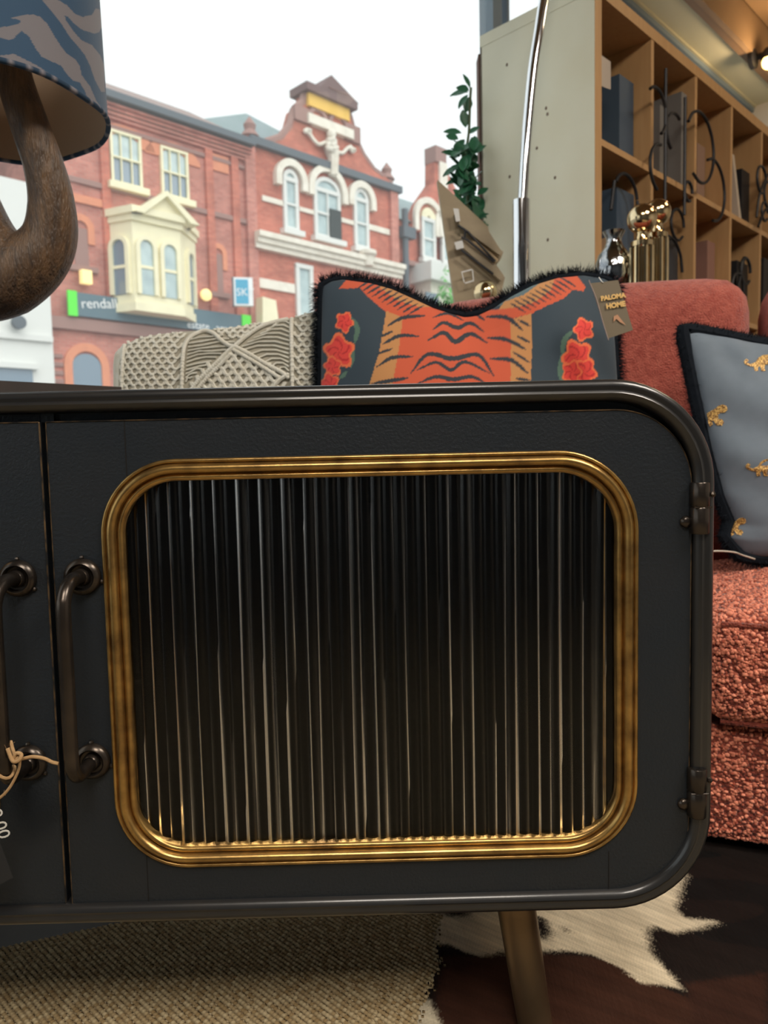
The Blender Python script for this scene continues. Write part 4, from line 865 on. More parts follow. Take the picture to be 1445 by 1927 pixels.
UPV = np.array([0, .18, 1.0])/math.hypot(.18, 1)
o, A = pillow('linen_cover', lc, lout, .075, np.array([0, .0, 0.]), np.array([1, 0, 0.]), np.array([0, -1, 0.]), 90, 90, mat('slate_linen', lin(112, 124, 136), .8, 0, ('noise', 900, .3, .0006), (40, lin(102, 114, 126), .3)), fold=lfold)
pth = [A[i, -1] for i in range(89, -1, -3)]+[A[0, j] for j in range(89, -1, -3)]+[A[i, 0] for i in range(0, 90, 3)]
ctr = A[45, 45]; fringe(lc, pth, 14000, .021, .0007, outdir, M['fringe'], .2, spread=.8); MB().tube(pth, .014, 8).build('fur_trim', M['fringe'], lc)
AW = (A+np.array(lc.location)).reshape(-1, 3); QW = proj(AW)
def lpt(x, y, lift=.0012):
    i = np.argsort(np.hypot(QW[:, 0]-x, QW[:, 1]-y))[:4]; D = AW[i, 1].mean()-lift; return Ll(at(x, y, D))
LG = mat('gold_embroidery', lin(232, 190, 110), .45, .2, ('noise', 1500, .6, .0006), (420, lin(120, 78, 40), .08))
LEO = [(0, 14), (4, 9), (9, 12), (6, 16), (13, 19), (22, 15), (27, 7), (36, 2), (48, 1), (60, 4), (66, 0), (74, 1), (80, 7), (79, 13), (72, 14), (66, 16), (66, 26), (70, 31), (62, 32), (58, 22), (48, 19), (40, 20), (38, 28), (41, 32), (33, 32), (30, 22), (26, 26), (27, 32), (20, 32), (19, 24), (10, 23), (2, 19)]
def leopard(x, y, s_, flip=False, clipx=None):
    pts = [((80-a if flip else a)*s_+x, b*s_+y) for a, b in LEO]; q = [lpt(*p) for p in pts]; qb = [v+np.array([0, .0011, 0]) for v in q]; n = len(q)
    fr_ = [tuple(range(n))[::-1]] if not flip else [tuple(range(n))]
    MB().add(q+qb, fr_+[(i, i+n, (i+1) % n+n, (i+1) % n) for i in range(n)]).build('embroidered_leopard', LG, lc, 0, label='gold embroidered leopard')
leopard(1400, 666, 1.0); leopard(1403, 862, 1.05); leopard(1470, 760, 1.0)
HALF = [(0, 18), (8, 13), (17, 8), (24, 2), (32, 0), (39, 3), (41, 10), (36, 16), (27, 17), (22, 21), (23, 28), (31, 30), (34, 36), (30, 42), (19, 41), (14, 33), (10, 32), (12, 40), (6, 44), (3, 36), (2, 28)]
def half(x, y, s_):
    q = [lpt(a*s_+x, b*s_+y) for a, b in HALF]; qb = [v+np.array([0, .0011, 0]) for v in q]; n = len(q)
    MB().add(q+qb, [tuple(range(n))[::-1]]+[(i, i+n, (i+1) % n+n, (i+1) % n) for i in range(n)]).build('embroidered_leopard', LG, lc, 0, label='gold embroidered front half of a leopard')
half(1330, 761, .95); half(1372, 974, .78)

# macrame cushion ------------------------------------------------
MD0, MD1 = 1.53, 1.50    # left / right distances
pa, pb_ = at(215, 700, MD0), at(640, 690, MD1); mdir = (pb_-pa); mdir[2] = 0; mw = np.linalg.norm(mdir); mdir /= mw; mnr = np.array([mdir[1], -mdir[0], 0]); mc = mnr@pa
mc_t = thing('macrame_cushion', 'cream knotted macrame cotton cushion left of the tiger cushion', 'cushion', (pa[0], pa[1], .42)); Lm = W2L(mc_t)
mtopx = [214, 221, 236, 267, 304, 340, 392, 437, 482, 550, 579, 640]; mtopy = [700, 662, 649, 636, 630, 626, 622, 618, 611, 601, 592, 582]
def MS(px, py, lift=0.):   # point on the bulging front of the cushion
    p = hit(px, py, mnr, mc); u = (p-pa)@mdir/mw; zt = at(px, np.interp(px, mtopx, mtopy), MD0)[2]; v = np.clip((zt-p[2])/.20, 0, 1)
    e = max(0.0, 1-(1-min(max(u/.22, 0), 1))**2)*max(0.02, 1-(1-v)**2.5)
    return Lm(p+mnr*(.055*e**.5+lift))
g1 = np.linspace(214, 622, 70); rows = np.linspace(0, 1, 24); Am = np.zeros((70, 24, 3)); Bm = np.zeros((70, 24, 3))
for i, x in enumerate(g1):
    yt = np.interp(x, mtopx, mtopy)
    for j, t in enumerate(rows):
        y = yt+(t**1.5)*(1010-yt); Am[i, j] = MS(x, y); Bm[i, j] = Lm(hit(x, y, mnr, mc)-mnr*.05*min(1, t*3))
MB().grid(Am, True).build('cotton_cover', mat('cotton_base', (.42, .39, .31), .9), mc_t, 180); MB().grid(Bm).build('back_cover', mat('cotton_back', (.5, .47, .38), .9), mc_t, 180)
cords = MB()
def cordl(pts, r, lift=.003, n=6, mbx=None): (mbx or cords).tube([MS(x, y, lift) for x, y in pts], r, n)
ytop = lambda x: float(np.interp(x, mtopx, mtopy))
for k in range(7): x = 217+k*2.8; cordl([(x+5-.3*k, ytop(x+5)+3), (x+1, ytop(x+5)+14), (x, 690), (x+.5, 760)], .0017)
def lattice(x0, x1, dx, dy, ytopf, ybot, r=.0017, knot=.0036, inside=None):
    j = 0; y = ybot
    while y > 590:
        for i in range(int((x1-x0)/dx)+1):
            x = x0+i*dx+(dx/2 if j % 2 else 0)
            if x > x1 or y < ytopf(x)+2 or (inside and not inside(x, y)): continue
            cords.ball(MS(x, y, .003), knot*rng.uniform(.8, 1.25), 6, (1.2, 1, .8))
            for sg in (-1, 1):
                xe, ye = x+sg*dx/2, y-dy
                if ye < ytopf(x)+1: ye = ytopf(x)+1
                for q in (-1.4, 1.4): cordl([(x+q, y), ((x+xe)/2+q+sg, (y+ye)/2+2), (xe+q, ye)], r, .0025, 5)
        y -= dy; j += 1
lattice(244, 350, 17, 10, ytop, 760); lattice(568, 618, 17, 10, ytop, 760)
inside_low = lambda x, y: y > 662+abs(x-452)*(.86 if x < 452 else .56)+4 and x < 548
lattice(385, 545, 19, 12, ytop, 760, .0028, .0042, inside_low)
inside_up = lambda x, y: y < 650-abs(x-452)*(.5 if x < 452 else .62)-2 and x > 400
lattice(400, 530, 15, 9, ytop, 640, .0017, .004, inside_up)
# fans of parallel cords
for k in range(15):
    y = 640+k*7.2; x1 = 452-(max(0, y-655))/.86 if y > 655 else 452-(655-y)*1.6
    if x1 > 372: cordl([(366, y+4), (366+(x1-366)*.3, y-1+2*math.sin(k)), (366+(x1-366)*.65, y-4+2*math.cos(k*1.7)), (x1, y-5)], .0019)
for k in range(14):
    y = 612+k*8; x0_ = 458+max(0, (y-657))/.58 if y > 657 else 458+(657-y)*1.35
    if x0_ < 545: cordl([(x0_, y+6), (x0_+(552-x0_)*.35, y-3), (x0_+(552-x0_)*.7, y-3), (553, y+4)], .0019)
cords.build('knotted_cords', M['cord'], mc_t, 60, kind='stuff')
ridge = MB()
for pts in ([(361, 770), (359, 700), (359, 660), (366, 640), (380, 629), (394, 626), (410, 632), (425, 645), (440, 655), (452, 658)], [(372, 745), (392, 718), (420, 690), (440, 668), (452, 657), (470, 640), (495, 620), (520, 610), (545, 604)],
            [(380, 748), (400, 722), (426, 694), (446, 672)], [(452, 657), (480, 672), (510, 690), (540, 706), (552, 716)], [(450, 664), (478, 680), (508, 698), (536, 716)], [(553, 603), (556, 640), (559, 690), (561, 770)], [(520, 742), (535, 722), (552, 710)], [(240, 651), (243, 690), (246, 770)]):
    P = smoothpath([np.array([x, y, 0]) for x, y in pts], 8); c_ = [MS(p[0], p[1], .005) for p in P]
    for i in range(len(c_)-1):
        ridge.ball((c_[i]+c_[i+1])/2, .0046, 7, (1.05, 1, 1)) if i % 1 == 0 else None
    ridge.tube(c_, .0036, 7)
ridge.build('wrapped_ridges', M['cord'], mc_t, 80, kind='stuff')
# bench carrying the macrame cushion
bn = thing('bench', 'plain dark wooden bench hidden behind the sideboard under the macrame cushion', 'bench', (pa[0], pa[1], 0), math.atan2(mdir[1], mdir[0]))
MB().box(.0, mw-.03, -.05, .13, .385, .42).build('seat', M['darkwood'], bn, 0)
for x in (.02, mw-.07):
    for y in (-.04, .09): MB().box(x, x+.03, y, y+.03, 0, .385).build('leg', M['darkwood'], bn, 0)

# ------------------------------------------------------------------ console table + wooden lamp
kx, ky = at(229, 732, 1.327)[:2]; ztab = at(229, 728, 1.327)[2]
tb = thing('console_table', 'dark wooden table behind the left end of the sideboard', 'table', (kx, ky, 0), R45)
MB().box(-.36, 0, 0, .5, ztab-.03, ztab).build('tabletop', M['darkwood'], tb, 0)
for x in (-.35, -.05):
    for y in (.02, .44): MB().box(x, x+.035, y, y+.035, 0, ztab-.03).build('leg', M['darkwood'], tb, 0)
LDp = 1.25; lcx, lcy = -.640, 1.25
lp = thing('wooden_lamp', 'table lamp with a sculpted brown wood loop base and a blue-black striped shade', 'lamp', (lcx, lcy, ztab)); Lw = W2L(lp)
w_ = lambda x, y, D=1.25: Lw(at(x, y, D))
KW = 1.25/1400
mb = MB()
mb.tube(smoothpath([w_(8, 60, 1.22), w_(28, 150, 1.22), w_(54, 230, 1.22), w_(82, 310, 1.23), w_(97, 380, 1.24), w_(94, 445, 1.25), w_(66, 490, 1.25), w_(15, 525, 1.25), w_(-45, 540, 1.25), w_(-100, 500, 1.25)], 8),
        np.interp(np.linspace(0, 9, 73), range(10), [30*KW, 31*KW, 33*KW, 35*KW, 40*KW, 48*KW, 57*KW, 66*KW, 62*KW, 48*KW]), 22)
mb.tube(smoothpath([w_(20, 500), w_(-20, 450), w_(-52, 380), w_(-80, 300), w_(-92, 220), w_(-80, 120), w_(-50, 60)], 7), np.interp(np.linspace(0, 6, 43), range(7), [56*KW, 50*KW, 46*KW, 42*KW, 38*KW, 34*KW, 30*KW]), 20)
mb.tube(smoothpath([w_(-45, 540), w_(-75, 600), w_(-85, 680)], 5), [50*KW, 46*KW, 42*KW, 40*KW, 40*KW, 42*KW, 44*KW, 46*KW, 50*KW, 54*KW, 60*KW], 20)
wd = mat('carved_mango_wood', (.17, .095, .045), .42, 0, ('noise', 60, .9, .004), (16, (.05, .032, .022), .22), stretch=(6, 6, 1.2)); mb.build('wooden_body', wd, lp, 60)
SH = at(0, 120, LDp)[2]; rs = .196; zs0 = .635+.568*1.0-ztab; 
zb_s = .635+.568-ztab
NT, NZ = 600, 260; th_ = np.linspace(0, 2*PI, NT+1); zz_ = np.linspace(zb_s, zb_s+.30, NZ)
Tt, Zz = np.meshgrid(th_, zz_, indexing='ij'); wv = .003*np.sin(3*Tt)+.002*np.sin(7*Tt)
S_ = np.stack([rs*np.cos(Tt)*(1-.10*(Zz-zb_s)), rs*np.sin(Tt)*(1-.10*(Zz-zb_s)), Zz+wv*(1-(Zz-zb_s)/.3)], -1)
sh = MB().grid(S_).build('lamp_shade', mat('striped_velvet', (1, 1, 1), .75, 0, ('noise', 400, .2, .001), attr='Col', sheen=.2), lp, 180, label='blue-black shade with wavy taupe animal stripes')
Q = proj(S_.reshape(-1, 3)+np.array(lp.location)); fx, fy = Tt.ravel(), Zz.ravel()
BL = np.array(lin(40, 74, 104)); TP_ = np.array(lin(118, 116, 122)); C = np.tile(BL, (len(Q), 1))
C[(np.sin(fx*7+fy*26+2.2*fbm(fx*2.2, fy*9, 4)) > .25)] = TP_
vis = (S_.reshape(-1, 3)[:, 1] < .02) & (Q[:, 0] > -12) & (Q[:, 1] > -40) | ((Q[:, 0] > 150) & (S_.reshape(-1, 3)[:, 1] < .12) & (Q[:, 1] > -40)); C[vis] = BL
for poly in ([(-80, 290), (0, 290), (100, 280), (190, 260), (230, 220), (110, 190), (200, 170), (350, 150), (430, 180), (510, 260), (560, 350), (620, 450), (700, 560), (800, 630), (850, 700), (870, 800), (960, 920), (1030, 1080), (1110, 1190), (1140, 1330), (1060, 1320), (1000, 1260), (970, 1150), (900, 960), (850, 880), (780, 860), (720, 800), (650, 700), (560, 660), (440, 600), (370, 500), (310, 390), (230, 330), (180, 370), (150, 410), (100, 430), (0, 400), (-80, 400)],
             [(-80, 600), (0, 590), (150, 575), (260, 630), (400, 700), (560, 810), (680, 900), (740, 1000), (770, 1080), (620, 1010), (480, 920), (350, 870), (150, 760), (0, 700), (-80, 690)],
             [(400, -120), (560, -120), (620, 0), (720, 60), (800, 150), (880, 180), (980, 160), (1020, 90), (1060, 100), (1100, 250), (1060, 340), (1010, 360), (880, 320), (780, 240), (720, 175), (690, 170), (710, 230), (790, 340), (870, 430), (980, 480), (1070, 590), (1110, 700), (1120, 980), (1080, 980), (1010, 850), (960, 700), (900, 580), (820, 480), (740, 390), (660, 260), (580, 160), (500, 60), (450, 0)]):
    C[vis & inpoly(Q*5.667, poly)] = TP_
setcol(sh, C)
S2_ = S_[::6, ::10].copy(); S2_[..., 0] *= .985; S2_[..., 1] *= .985
MB().grid(S2_, True).build('shade_lining', mat('shade_lining', lin(176, 152, 128), .8), lp, 180)
TRc = MB(); ringp = [S_[i, 0] for i in range(0, NT, 3)]; TRc.tube(ringp, .0042, 10, closed=True); to = TRc.build('shade_trim', mat('trim_velvet', (1, 1, 1), .8, attr='Col'), lp, 80)
vv = np.array(TRc.v); aa = np.arctan2(vv[:, 1], vv[:, 0]); cc_ = np.tile(BL*.6, (len(vv), 1)); cc_[np.sin(aa*46+2*np.sin(aa*9)) > .72] = TP_*1.2; setcol(to, cc_)
mb = MB().tube([(0, 0, zb_s-.05), (0, 0, zb_s+.12)], .012, 12)
for a in (0, 2.1, 4.2): mb.tube([(0, 0, zb_s+.10), (rs*.98*math.cos(a), rs*.98*math.sin(a), zb_s+.12)], .002, 6)
mb.build('shade_carrier', M['brass'], lp)

# ------------------------------------------------------------------ cube shelving
SCx, SCy = .597, 2.10
bk = thing('cube_bookshelf', 'tall pale wooden cube shelving unit with a whitewashed side, by the shop window', 'bookshelf', (SCx, SCy, 0), R45)
HT, WD, DP = 1.905, 1.655, .385
MB().box(0, .036, 0, DP, 0, HT-.034).build('side_panel', M['pineside'], bk, 0, label='whitewashed end panel')
MB().box(.0002, .0362, -.001, .001, 0, HT-.034).build('edge_strip', M['pine'], bk, 0)
MB().box(WD-.036, WD, 0, DP, 0, HT-.034).build('side_panel', M['pine'], bk, 0)
MB().box(0, WD, 0, DP, HT-.034, HT).build('top_board', M['pine'], bk, 0); MB().box(-.0012, 0, 0, DP, HT-.034, HT).build('top_edge', M['pineside'], bk, 0)
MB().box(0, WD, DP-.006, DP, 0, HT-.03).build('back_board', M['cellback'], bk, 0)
TS = [.350, .672, .989, 1.303]
for t in TS: MB().box(t-.009, t+.009, .002, DP-.01, .03, HT-.034).build('divider', M['pine'], bk, 0)
ZS = [1.4885-.375*k for k in range(4)]
ed = [.036]+TS+[WD-.036]
for z in ZS:
    for i in range(5): MB().box(ed[i]+(.009 if i else 0), ed[i+1]-.009, .002, DP-.01, z-.009, z+.009).build('shelf', M['pine'], bk, 0)
MB().box(.036, WD-.036, .0, DP, .0, .036).build('bottom_board', M['pine'], bk, 0)
mk = MB()
for k in range(9): mk.ball((-.0004, .06+.3*rng.uniform(), rng.uniform(1.0, 1.8)), .004, 8, (.25, 1, 1.3))
mk.build('screw_caps', M['cellback'], bk, kind='stuff')
def sl(t, d_, z): return Matrix.Translation((SCx, SCy, 0)) @ Matrix.Rotation(R45, 4, 'Z') @ Vector((t, d_, z))
def sitem(name, label, cat, t, d_, z, rz=0): return thing(name, label, cat, sl(t, d_, z), R45+rz)
def board(name, label, cat, t, d_, z, w, h, th, m, lean=0, rz=0, frame=None):
    o = sitem(name, label, cat, t, d_, z, rz); mb = MB().box(0, w, 0, th, 0, h); mb.v = [(v[0], v[1]+v[2]*lean, v[2]) for v in mb.v]; mb.build('panel', m, o, 0)
    if frame:
        mb = MB()
        for b in ((-.004, .012, 0, h), (w-.012, w+.004, 0, h)): mb.box(b[0], b[1], -.006, th, b[2], b[3])
        mb.box(0, w, -.006, th, h-.012, h+.003); mb.box(0, w, -.006, th, 0, .012); mb.v = [(v[0], v[1]+v[2]*lean, v[2]) for v in mb.v]; mb.build('frame', frame, o, 0)
    return o
navy = mat('navy_board', (.05, .08, .12), .5); grey = mat('grey_frame', (.16, .15, .14), .6); tan = mat('tan_board', (.40, .27, .17), .6); pal = mat('pale_paper', (.48, .40, .32), .7)
zr = 1.4975
board('navy_board', 'navy blue board standing in the top left cube', 'board', .245, .055, zr, .09, .26, .30, navy)
z1_ = zr-.375
o = sitem('paper_scroll', 'curled pale paper label sticking out high in the top left cube', 'label', .037, .03, zr+.21)
A = np.zeros((12, 2, 3))
for i in range(12):
    a = i/11; A[i, 0] = (.001+.07*a, -.02+.03*math.sin(a*PI), -.005-.05*a); A[i, 1] = (.001+.07*a, -.02+.03*math.sin(a*PI), .085-.035*a-.03*a*a)
g_ = MB().grid(A); g_.v = g_.v; g_.build('paper', pal, o); mbx = MB().grid(A+np.array([0, .001, 0]), True); mbx.build('paper_back', pal, o)
for k, (t, d_, h) in enumerate(((.60, .02, .31), (.55, .07, .27), (.50, .12, .30))): board('picture_frame', 'grey picture frame in the second top cube, '+('nearest the front', 'middle one of three', 'farthest back')[k], 'picture frame', t, d_, zr, .042, h, .24, grey)
board('brown_box_file', 'tall brown box file in the third top cube', 'box', .90, .09, zr, .07, .25, .26, mat('brown_box', (.24, .15, .11), .7))
board('pale_board', 'pale speckled board leaning in the fourth top cube', 'board', 1.13, .02, zr, .022, .26, .20, pal, .12)
board('black_basket', 'dark wire basket standing in the fourth top cube', 'basket', 1.20, .04, zr, .085, .22, .24, M['iron'])
board('navy_box', 'dark navy box in the cube below the top left one', 'box', .22, .05, z1_, .11, .30, .30, navy)
board('brown_card', 'small brown card standing in front of the navy box left of the silver vase', 'card', .19, .03, z1_, .015, .15, .12, tan)
board('black_box', 'black box in the second cube of the second row', 'box', .53, .05, z1_, .12, .22, .28, mat('black_box', (.03, .035, .045), .5))
board('rust_folder', 'rusty brown folder in the third cube of the second row', 'folder', .90, .05, z1_, .07, .27, .28, mat('rust_folder', (.25, .13, .10), .7))
board('black_crate', 'black crate in the fourth cube of the second row', 'crate', 1.16, .04, z1_, .12, .24, .28, M['iron'])
board('dark_frame', 'dark frame in the last visible cube at the right edge', 'picture frame', 1.46, .04, z1_, .12, .3, .25, M['iron'])
# wrought iron scroll stands
def scroll(name, label, t, d_, z, shapes, r=.005):
    o = sitem(name, label, 'metal stand', t, d_, z); mb = MB()
    for s_ in shapes: mb.tube(smoothpath([(x, 0, y) for x, y in s_], 6), r, 7)
    mb.build('iron_scroll', M['iron'], o); return o
circ = lambda cx, cy, r_, a, b, n=10: [(cx+r_*math.cos(math.radians(a+(b-a)*k/n)), cy+r_*math.sin(math.radians(a+(b-a)*k/n))) for k in range(n+1)]
scroll('iron_scroll_stand', 'black wrought iron scroll stand in front of the second and third top cubes', .33, -.035, zr-.14, [[(.03, .02), (.03, .42)], [(.17, .02), (.17, .38)], circ(-.03, .28, .065, -60, 130), circ(.10, .25, .06, 60, 240), circ(.29, .26, .11, -120, 150), circ(.40, .15, .10, -90, 120), circ(.0, .12, .07, 90, 250), circ(.20, .10, .03, 0, 300)])
scroll('iron_flower_stand', 'black wrought iron flower work at the right end of the top row', 1.16, -.03, zr-.02, [circ(.05, .18, .05, 0, 300), circ(.13, .14, .05, 90, 380), [(0, .03), (.03, .12), (.1, .2), (.19, .26)], [(.02, .0), (.1, .08), (.18, .1)], circ(.09, .07, .035, 0, 320)])
scroll('iron_ring_stand', 'black iron rings standing in the second cube of the second row', .44, .03, z1_, [circ(.10, .11, .10, 0, 340), circ(.16, .26, .05, 0, 320), [(-.02, .30), (.05, .22), (.1, .2)]])
scroll('iron_bird_stand', 'dark iron leaf ornament in the fourth cube of the second row', 1.06, .02, z1_+.0, [circ(.06, .12, .06, 0, 320), circ(.14, .2, .05, 0, 320), [(0, 0), (.05, .1), (.12, .25)]], .006)
scroll('iron_hook_rail', 'curved dark iron hook in the cube above the silver vase', .11, .01, z1_+.20, [circ(.09, .05, .07, 10, 150), [(.0, .0), (.02, .085)], [(.16, .06), (.17, -.04)]])

# ------------------------------------------------------------------ tall things behind the sofa
fl = thing('arc_floor_lamp', 'chrome arc floor lamp pole rising in front of the whitewashed shelf side', 'floor lamp', (at(981, 600, 2.07)[0], 2.07, 0)); Lf = W2L(fl)
f_ = lambda x, y, D=2.07: Lf(at(x, y, D))
base = f_(981, 520); base[2] = .02; base[1] = 0; top = f_(981, 377)
MB().tube([(0, 0, .03), (top[0], top[1], top[2])], .0235, 24).build('sleeve', M['chrome'], fl)
MB().tube(smoothpath([f_(981, 400), f_(984, 372), f_(988, 300), f_(994, 220), f_(1003, 130), f_(1014, 60), f_(1024, 0), f_(1045, -80), f_(1080, -170), f_(1150, -260)], 8), .0135, 20).build('pole', M['chrome'], fl)
MB().lathe([(.15, 0), (.15, .025), (.14, .03)], (0, 0, 0), n=32).build('base', M['chrome'], fl)
def post(name, label, px, py, D, r, zb=0, shaft=.0125, ballr=.04):
    c_ = at(px, py, D); o = thing(name, label, 'bedpost', (c_[0], c_[1], 0)); zc = c_[2]
    pr = [(shaft, 0), (shaft, zc-ballr-.034), (shaft*1.28, zc-ballr-.032), (shaft*1.28, zc-ballr-.020), (shaft*.75, zc-ballr-.014), (shaft*.62, zc-ballr-.002), (shaft*.7, zc-ballr+.006)]
    MB().lathe(pr, (0, 0, 0), n=24).build('shaft', M['brass'], o, 40); MB().ball((0, 0, zc), ballr, 28).build('ball_finial', M['brass'], o, 80)
    mb = MB()
    for k in range(8): a = 2*PI*k/8; mb.tube([(shaft*1.12*math.cos(a), shaft*1.12*math.sin(a), .1), (shaft*1.12*math.cos(a), shaft*1.12*math.sin(a), zc-ballr-.034)], shaft*.36, 8)
    mb.build('fluting', M['brass'], o); return o
post('brass_bedpost', 'brass bedpost with a big round finial, nearer one of the pair before the shelves', 1208, 412, 1.93, 0, shaft=.0215, ballr=.037)
post('brass_bedpost', 'brass bedpost with a round finial, farther one of the pair before the shelves', 1237, 400, 1.985, 0, shaft=.0205, ballr=.034)
post('brass_bedpost', 'low brass bedpost ball peeping over the sofa beside the leaning boards', 913, 551, 2.15, 0, shaft=.014, ballr=.034)
vz = at(1155, 536, 1.985); vs_ = thing('silver_vase', 'dark silver glass vase standing left of the brass bedposts', 'vase', tuple(vz)); k = 1.985/1400
MB().lathe([(14*k, -30*k), (26*k, -8*k), (33*k, 15*k), (33*k, 38*k), (28*k, 54*k), (18*k, 66*k), (14*k, 76*k), (14*k, 84*k), (19*k, 93*k), (20*k, 96*k), (16*k, 93*k), (11*k, 80*k), (11*k, 70*k), (24*k, 50*k)], (0, 0, 0), n=32).build('vase_body', mat('smoked_mirror', (.22, .24, .27), .1, 1.0, ('noise', 40, .6, .004), (30, (.5, .5, .5), .15)), vs_, 60)
pd = thing('pedestal', 'slim dark pedestal hidden behind the sofa under the silver vase', 'pedestal', (vz[0], vz[1], 0)); MB().lathe([(.05, 0), (.05, .02), (.02, .03), (.02, vz[2]-30*k-.03), (.05, vz[2]-30*k-.02), (.05, vz[2]-30*k)], n=20).build('column', M['darkwood'], pd)
# leaning boards with tags
ld = thing('leaning_boards', 'stack of tan wooden boards with paper tags leaning against the window left of the shelves', 'boards', (at(885, 560, 2.22)[0], 2.22, 0)); Lb = W2L(ld)
tanb = mat('tan_plywood', (.40, .32, .20), .6, var=(5, (.32, .25, .16), .3), stretch=(3, 3, 8))
def pxprism(poly, D, th, name, m, o=ld, L_=Lb):
    q = [L_(at(x, y, D)) for x, y in poly]; n = len(q); q2 = [v+np.array([0, th, 0]) for v in q]
    return MB().add(q+q2, [tuple(range(n)), tuple(range(2*n-1, n-1, -1))]+[(i, i+n, (i+1) % n+n, (i+1) % n) for i in range(n)]).build(name, m, o, 0)
pxprism([(823, 338), (918, 426), (924, 452), (947, 474), (943, 486), (932, 500), (950, 522), (945, 545), (975, 640), (1000, 1380), (930, 1380), (857, 580)], 2.24, .03, 'board', tanb)
pxprism([(862, 392), (915, 428), (946, 476), (940, 480), (865, 425)], 2.215, .012, 'board', tanb)
pxprism([(868, 440), (935, 500), (948, 518), (942, 528), (862, 458)], 2.215, .012, 'board', tanb)
pxprism([(872, 452), (932, 494), (938, 488), (900, 455)], 2.222, .012, 'board', mat('warm_board', (.5, .36, .2), .6))
mb = MB()
for s_ in ([(862, 424), (880, 436), (932, 492)], [(868, 446), (880, 452), (929, 493)], [(876, 434), (874, 448)], [(868, 470), (928, 516)]): mb.tube([Lb(at(x, y, 2.205)) for x, y in s_], .0035, 6)
mb.build('dark_rods', M['iron'], ld)
for q in ([(853, 392), (863, 393), (866, 416), (858, 417)], [(855, 456), (870, 452), (873, 466), (859, 470)]): pxprism(q, 2.208, .002, 'paper_tag', M['whitetag'])
for e in ([(869, 512), (889, 507)], [(889, 507), (891, 528)], [(891, 528), (874, 533)], [(874, 533), (869, 512)]): pxprism([(e[0][0]-1, e[0][1]-1), (e[0][0]+1, e[0][1]+1), (e[1][0]+1, e[1][1]+1), (e[1][0]-1, e[1][1]-1)], 2.208, .002, 'tag_outline', M['whitetag'])
# wooden upright at the window
up_ = at(905, 108, 2.40); tag(MB().box(up_[0]-.011, up_[0]+.011, up_[1]-.02, up_[1]+.03, 0, up_[2]).build('wooden_upright', mat('red_brown_wood', (.13, .06, .045), .6), None, 0), 'thin dark red-brown wooden upright behind the far edge of the shelving', 'post')
# plant
pl = thing('rubber_plant', 'dark green leafy pot plant standing in the shop window beside the shelving', 'plant', (at(880, 400, 2.33)[0], 2.33, 0)); Lq = W2L(pl)
MB().lathe([(.06, 0), (.085, .18), (.09, .2), (.08, .2), (.078, .17)], n=24).build('pot', mat('terracotta_pot', (.35, .14, .07), .8), pl)
lp_ = [(880, 390), (876, 300), (882, 250), (884, 200), (886, 165)]; stem = [np.array([0, 0, .17])]+[Lq(at(x, y, 2.33)) for x, y in lp_]
MB().tube(smoothpath(stem, 5), .004, 7).build('stem', mat('stem', (.07, .10, .04), .7), pl)
def leafv(c, d_, n_, L_, w):
    d_ = d_/np.linalg.norm(d_); s_ = np.cross(d_, n_); s_ /= np.linalg.norm(s_)+1e-9; nn = np.cross(s_, d_); V = []; Fc = []
    for i, (t, ww) in enumerate(((0, .05), (.15, .55), (.4, 1), (.65, .95), (.85, .55), (1, .03))):
        b = c+d_*L_*t-nn*L_*.25*t*t; V += [b-s_*w*ww, b+nn*-w*.25, b+s_*w*ww]
    for i in range(5): o_ = i*3; Fc += [(o_, o_+1, o_+4, o_+3), (o_+1, o_+2, o_+5, o_+4)]
    return V, Fc
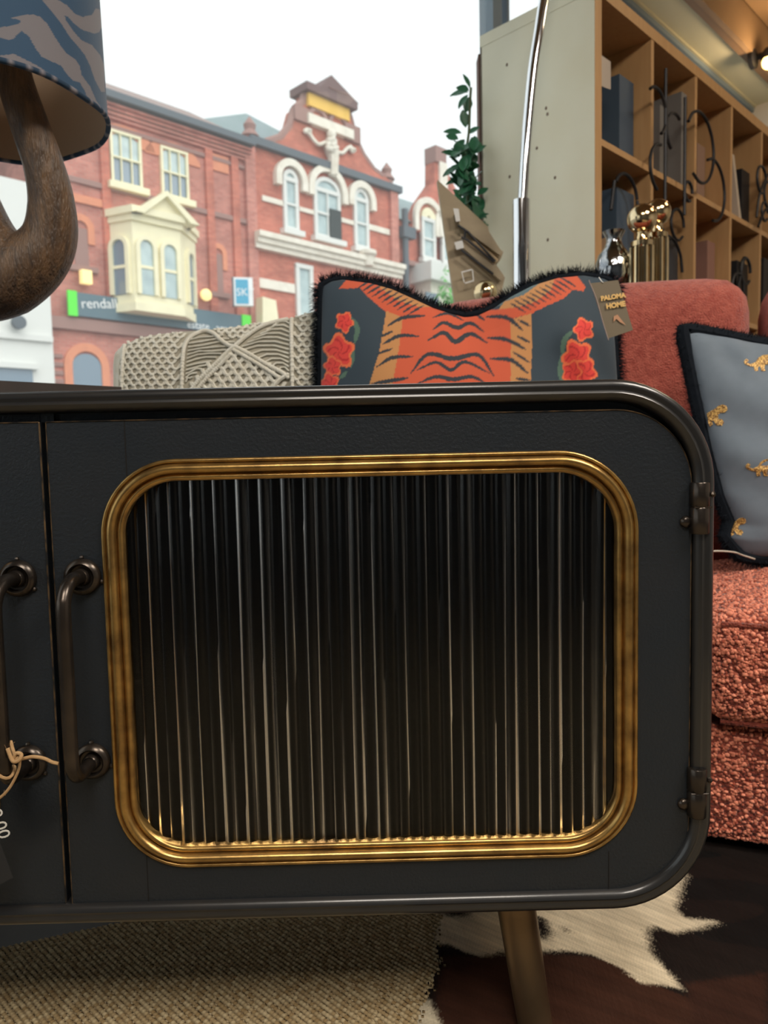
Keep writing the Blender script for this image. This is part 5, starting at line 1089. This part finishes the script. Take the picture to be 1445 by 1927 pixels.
LV = [(884, 165, -.3, 1.0), (882, 170, -1, .55), (880, 172, -1, .1), (880, 178, -.9, -.9), (884, 182, -.3, -1), (868, 250, -1.0, .35), (876, 240, -.1, 1), (880, 252, .6, .4), (862, 262, -.8, .5), (874, 262, -.7, -.7), (888, 262, .7, -.5)]
nleaf = 0
for k in range(120):
    if k < len(LV): x, y, dx, dz = LV[k]; c_ = Lq(at(x, y, 2.33+rng.uniform(-.03, .03))); dv = np.array([dx, rng.uniform(-.4, .2), dz])
    else:
        y = rng.uniform(268, 440); w = np.interp(y, [268, 330, 440], [14, 22, 26]); x = 880+rng.uniform(-w, w*.8); c_ = Lq(at(x, y, 2.33+rng.uniform(-.05, .04))); dv = np.array([rng.normal(-.1, .8), rng.normal(-.3, .4), rng.normal(.1, .8)])
    V, Fc = leafv(c_, dv, np.array([rng.normal(0, .3), -.8, .6]), rng.uniform(.036, .058), rng.uniform(.011, .017)); MB().add(V, Fc).build('leaf', M['leaf'], pl, 80)
# ceiling spotlight
c_ = at(1447, 112, 3.60); cs = thing('wall_spotlight', 'small dark spotlight with a glowing warm bulb on the beam at the top right', 'lamp', tuple(c_)); 
fd = np.array([-S2, S2, 0]); dd = (c_[0]-c_[1]-SO)/math.sqrt(2)
MB().tube([fd*dd+np.array([0, 0, .03]), fd*.03+np.array([0, 0, .03])], .014, 10).build('arm', M['iron'], cs)
MB().lathe([(.045, 0), (.045, .02), (.02, .03)], fd*dd+np.array([0, 0, .03]), -fd, 16).build('wall_plate', M['iron'], cs)
MB().lathe([(.020, .05), (.034, .03), (.036, .0)], (0, 0, 0), n=20, caps=False).build('shade', M['iron'], cs)
MB().ball((0, 0, -.012), .031, 18).build('bulb', mat('glowing_bulb', (1, .8, .4), .4, emit=((1, .62, .18), 7)), cs)
lamp('spotlight_light', 'POINT', (c_[0]+.03, c_[1]-.10, c_[2]-.08), 7, (1, .70, .42), .05)

# shared groups of repeated things
for st_, g_ in (('picture_frame', 'picture frames in the second top cube'), ('brass_bedpost', 'brass bedposts behind the sofa'), ('iron_', 'wrought iron stands in the cube shelves'), ('wall_lamp', 'wall lights beside the cream bay')):
    for o in bpy.data.objects:
        if o.parent is None and o.name.startswith(st_) and 'category' in o: o['group'] = g_
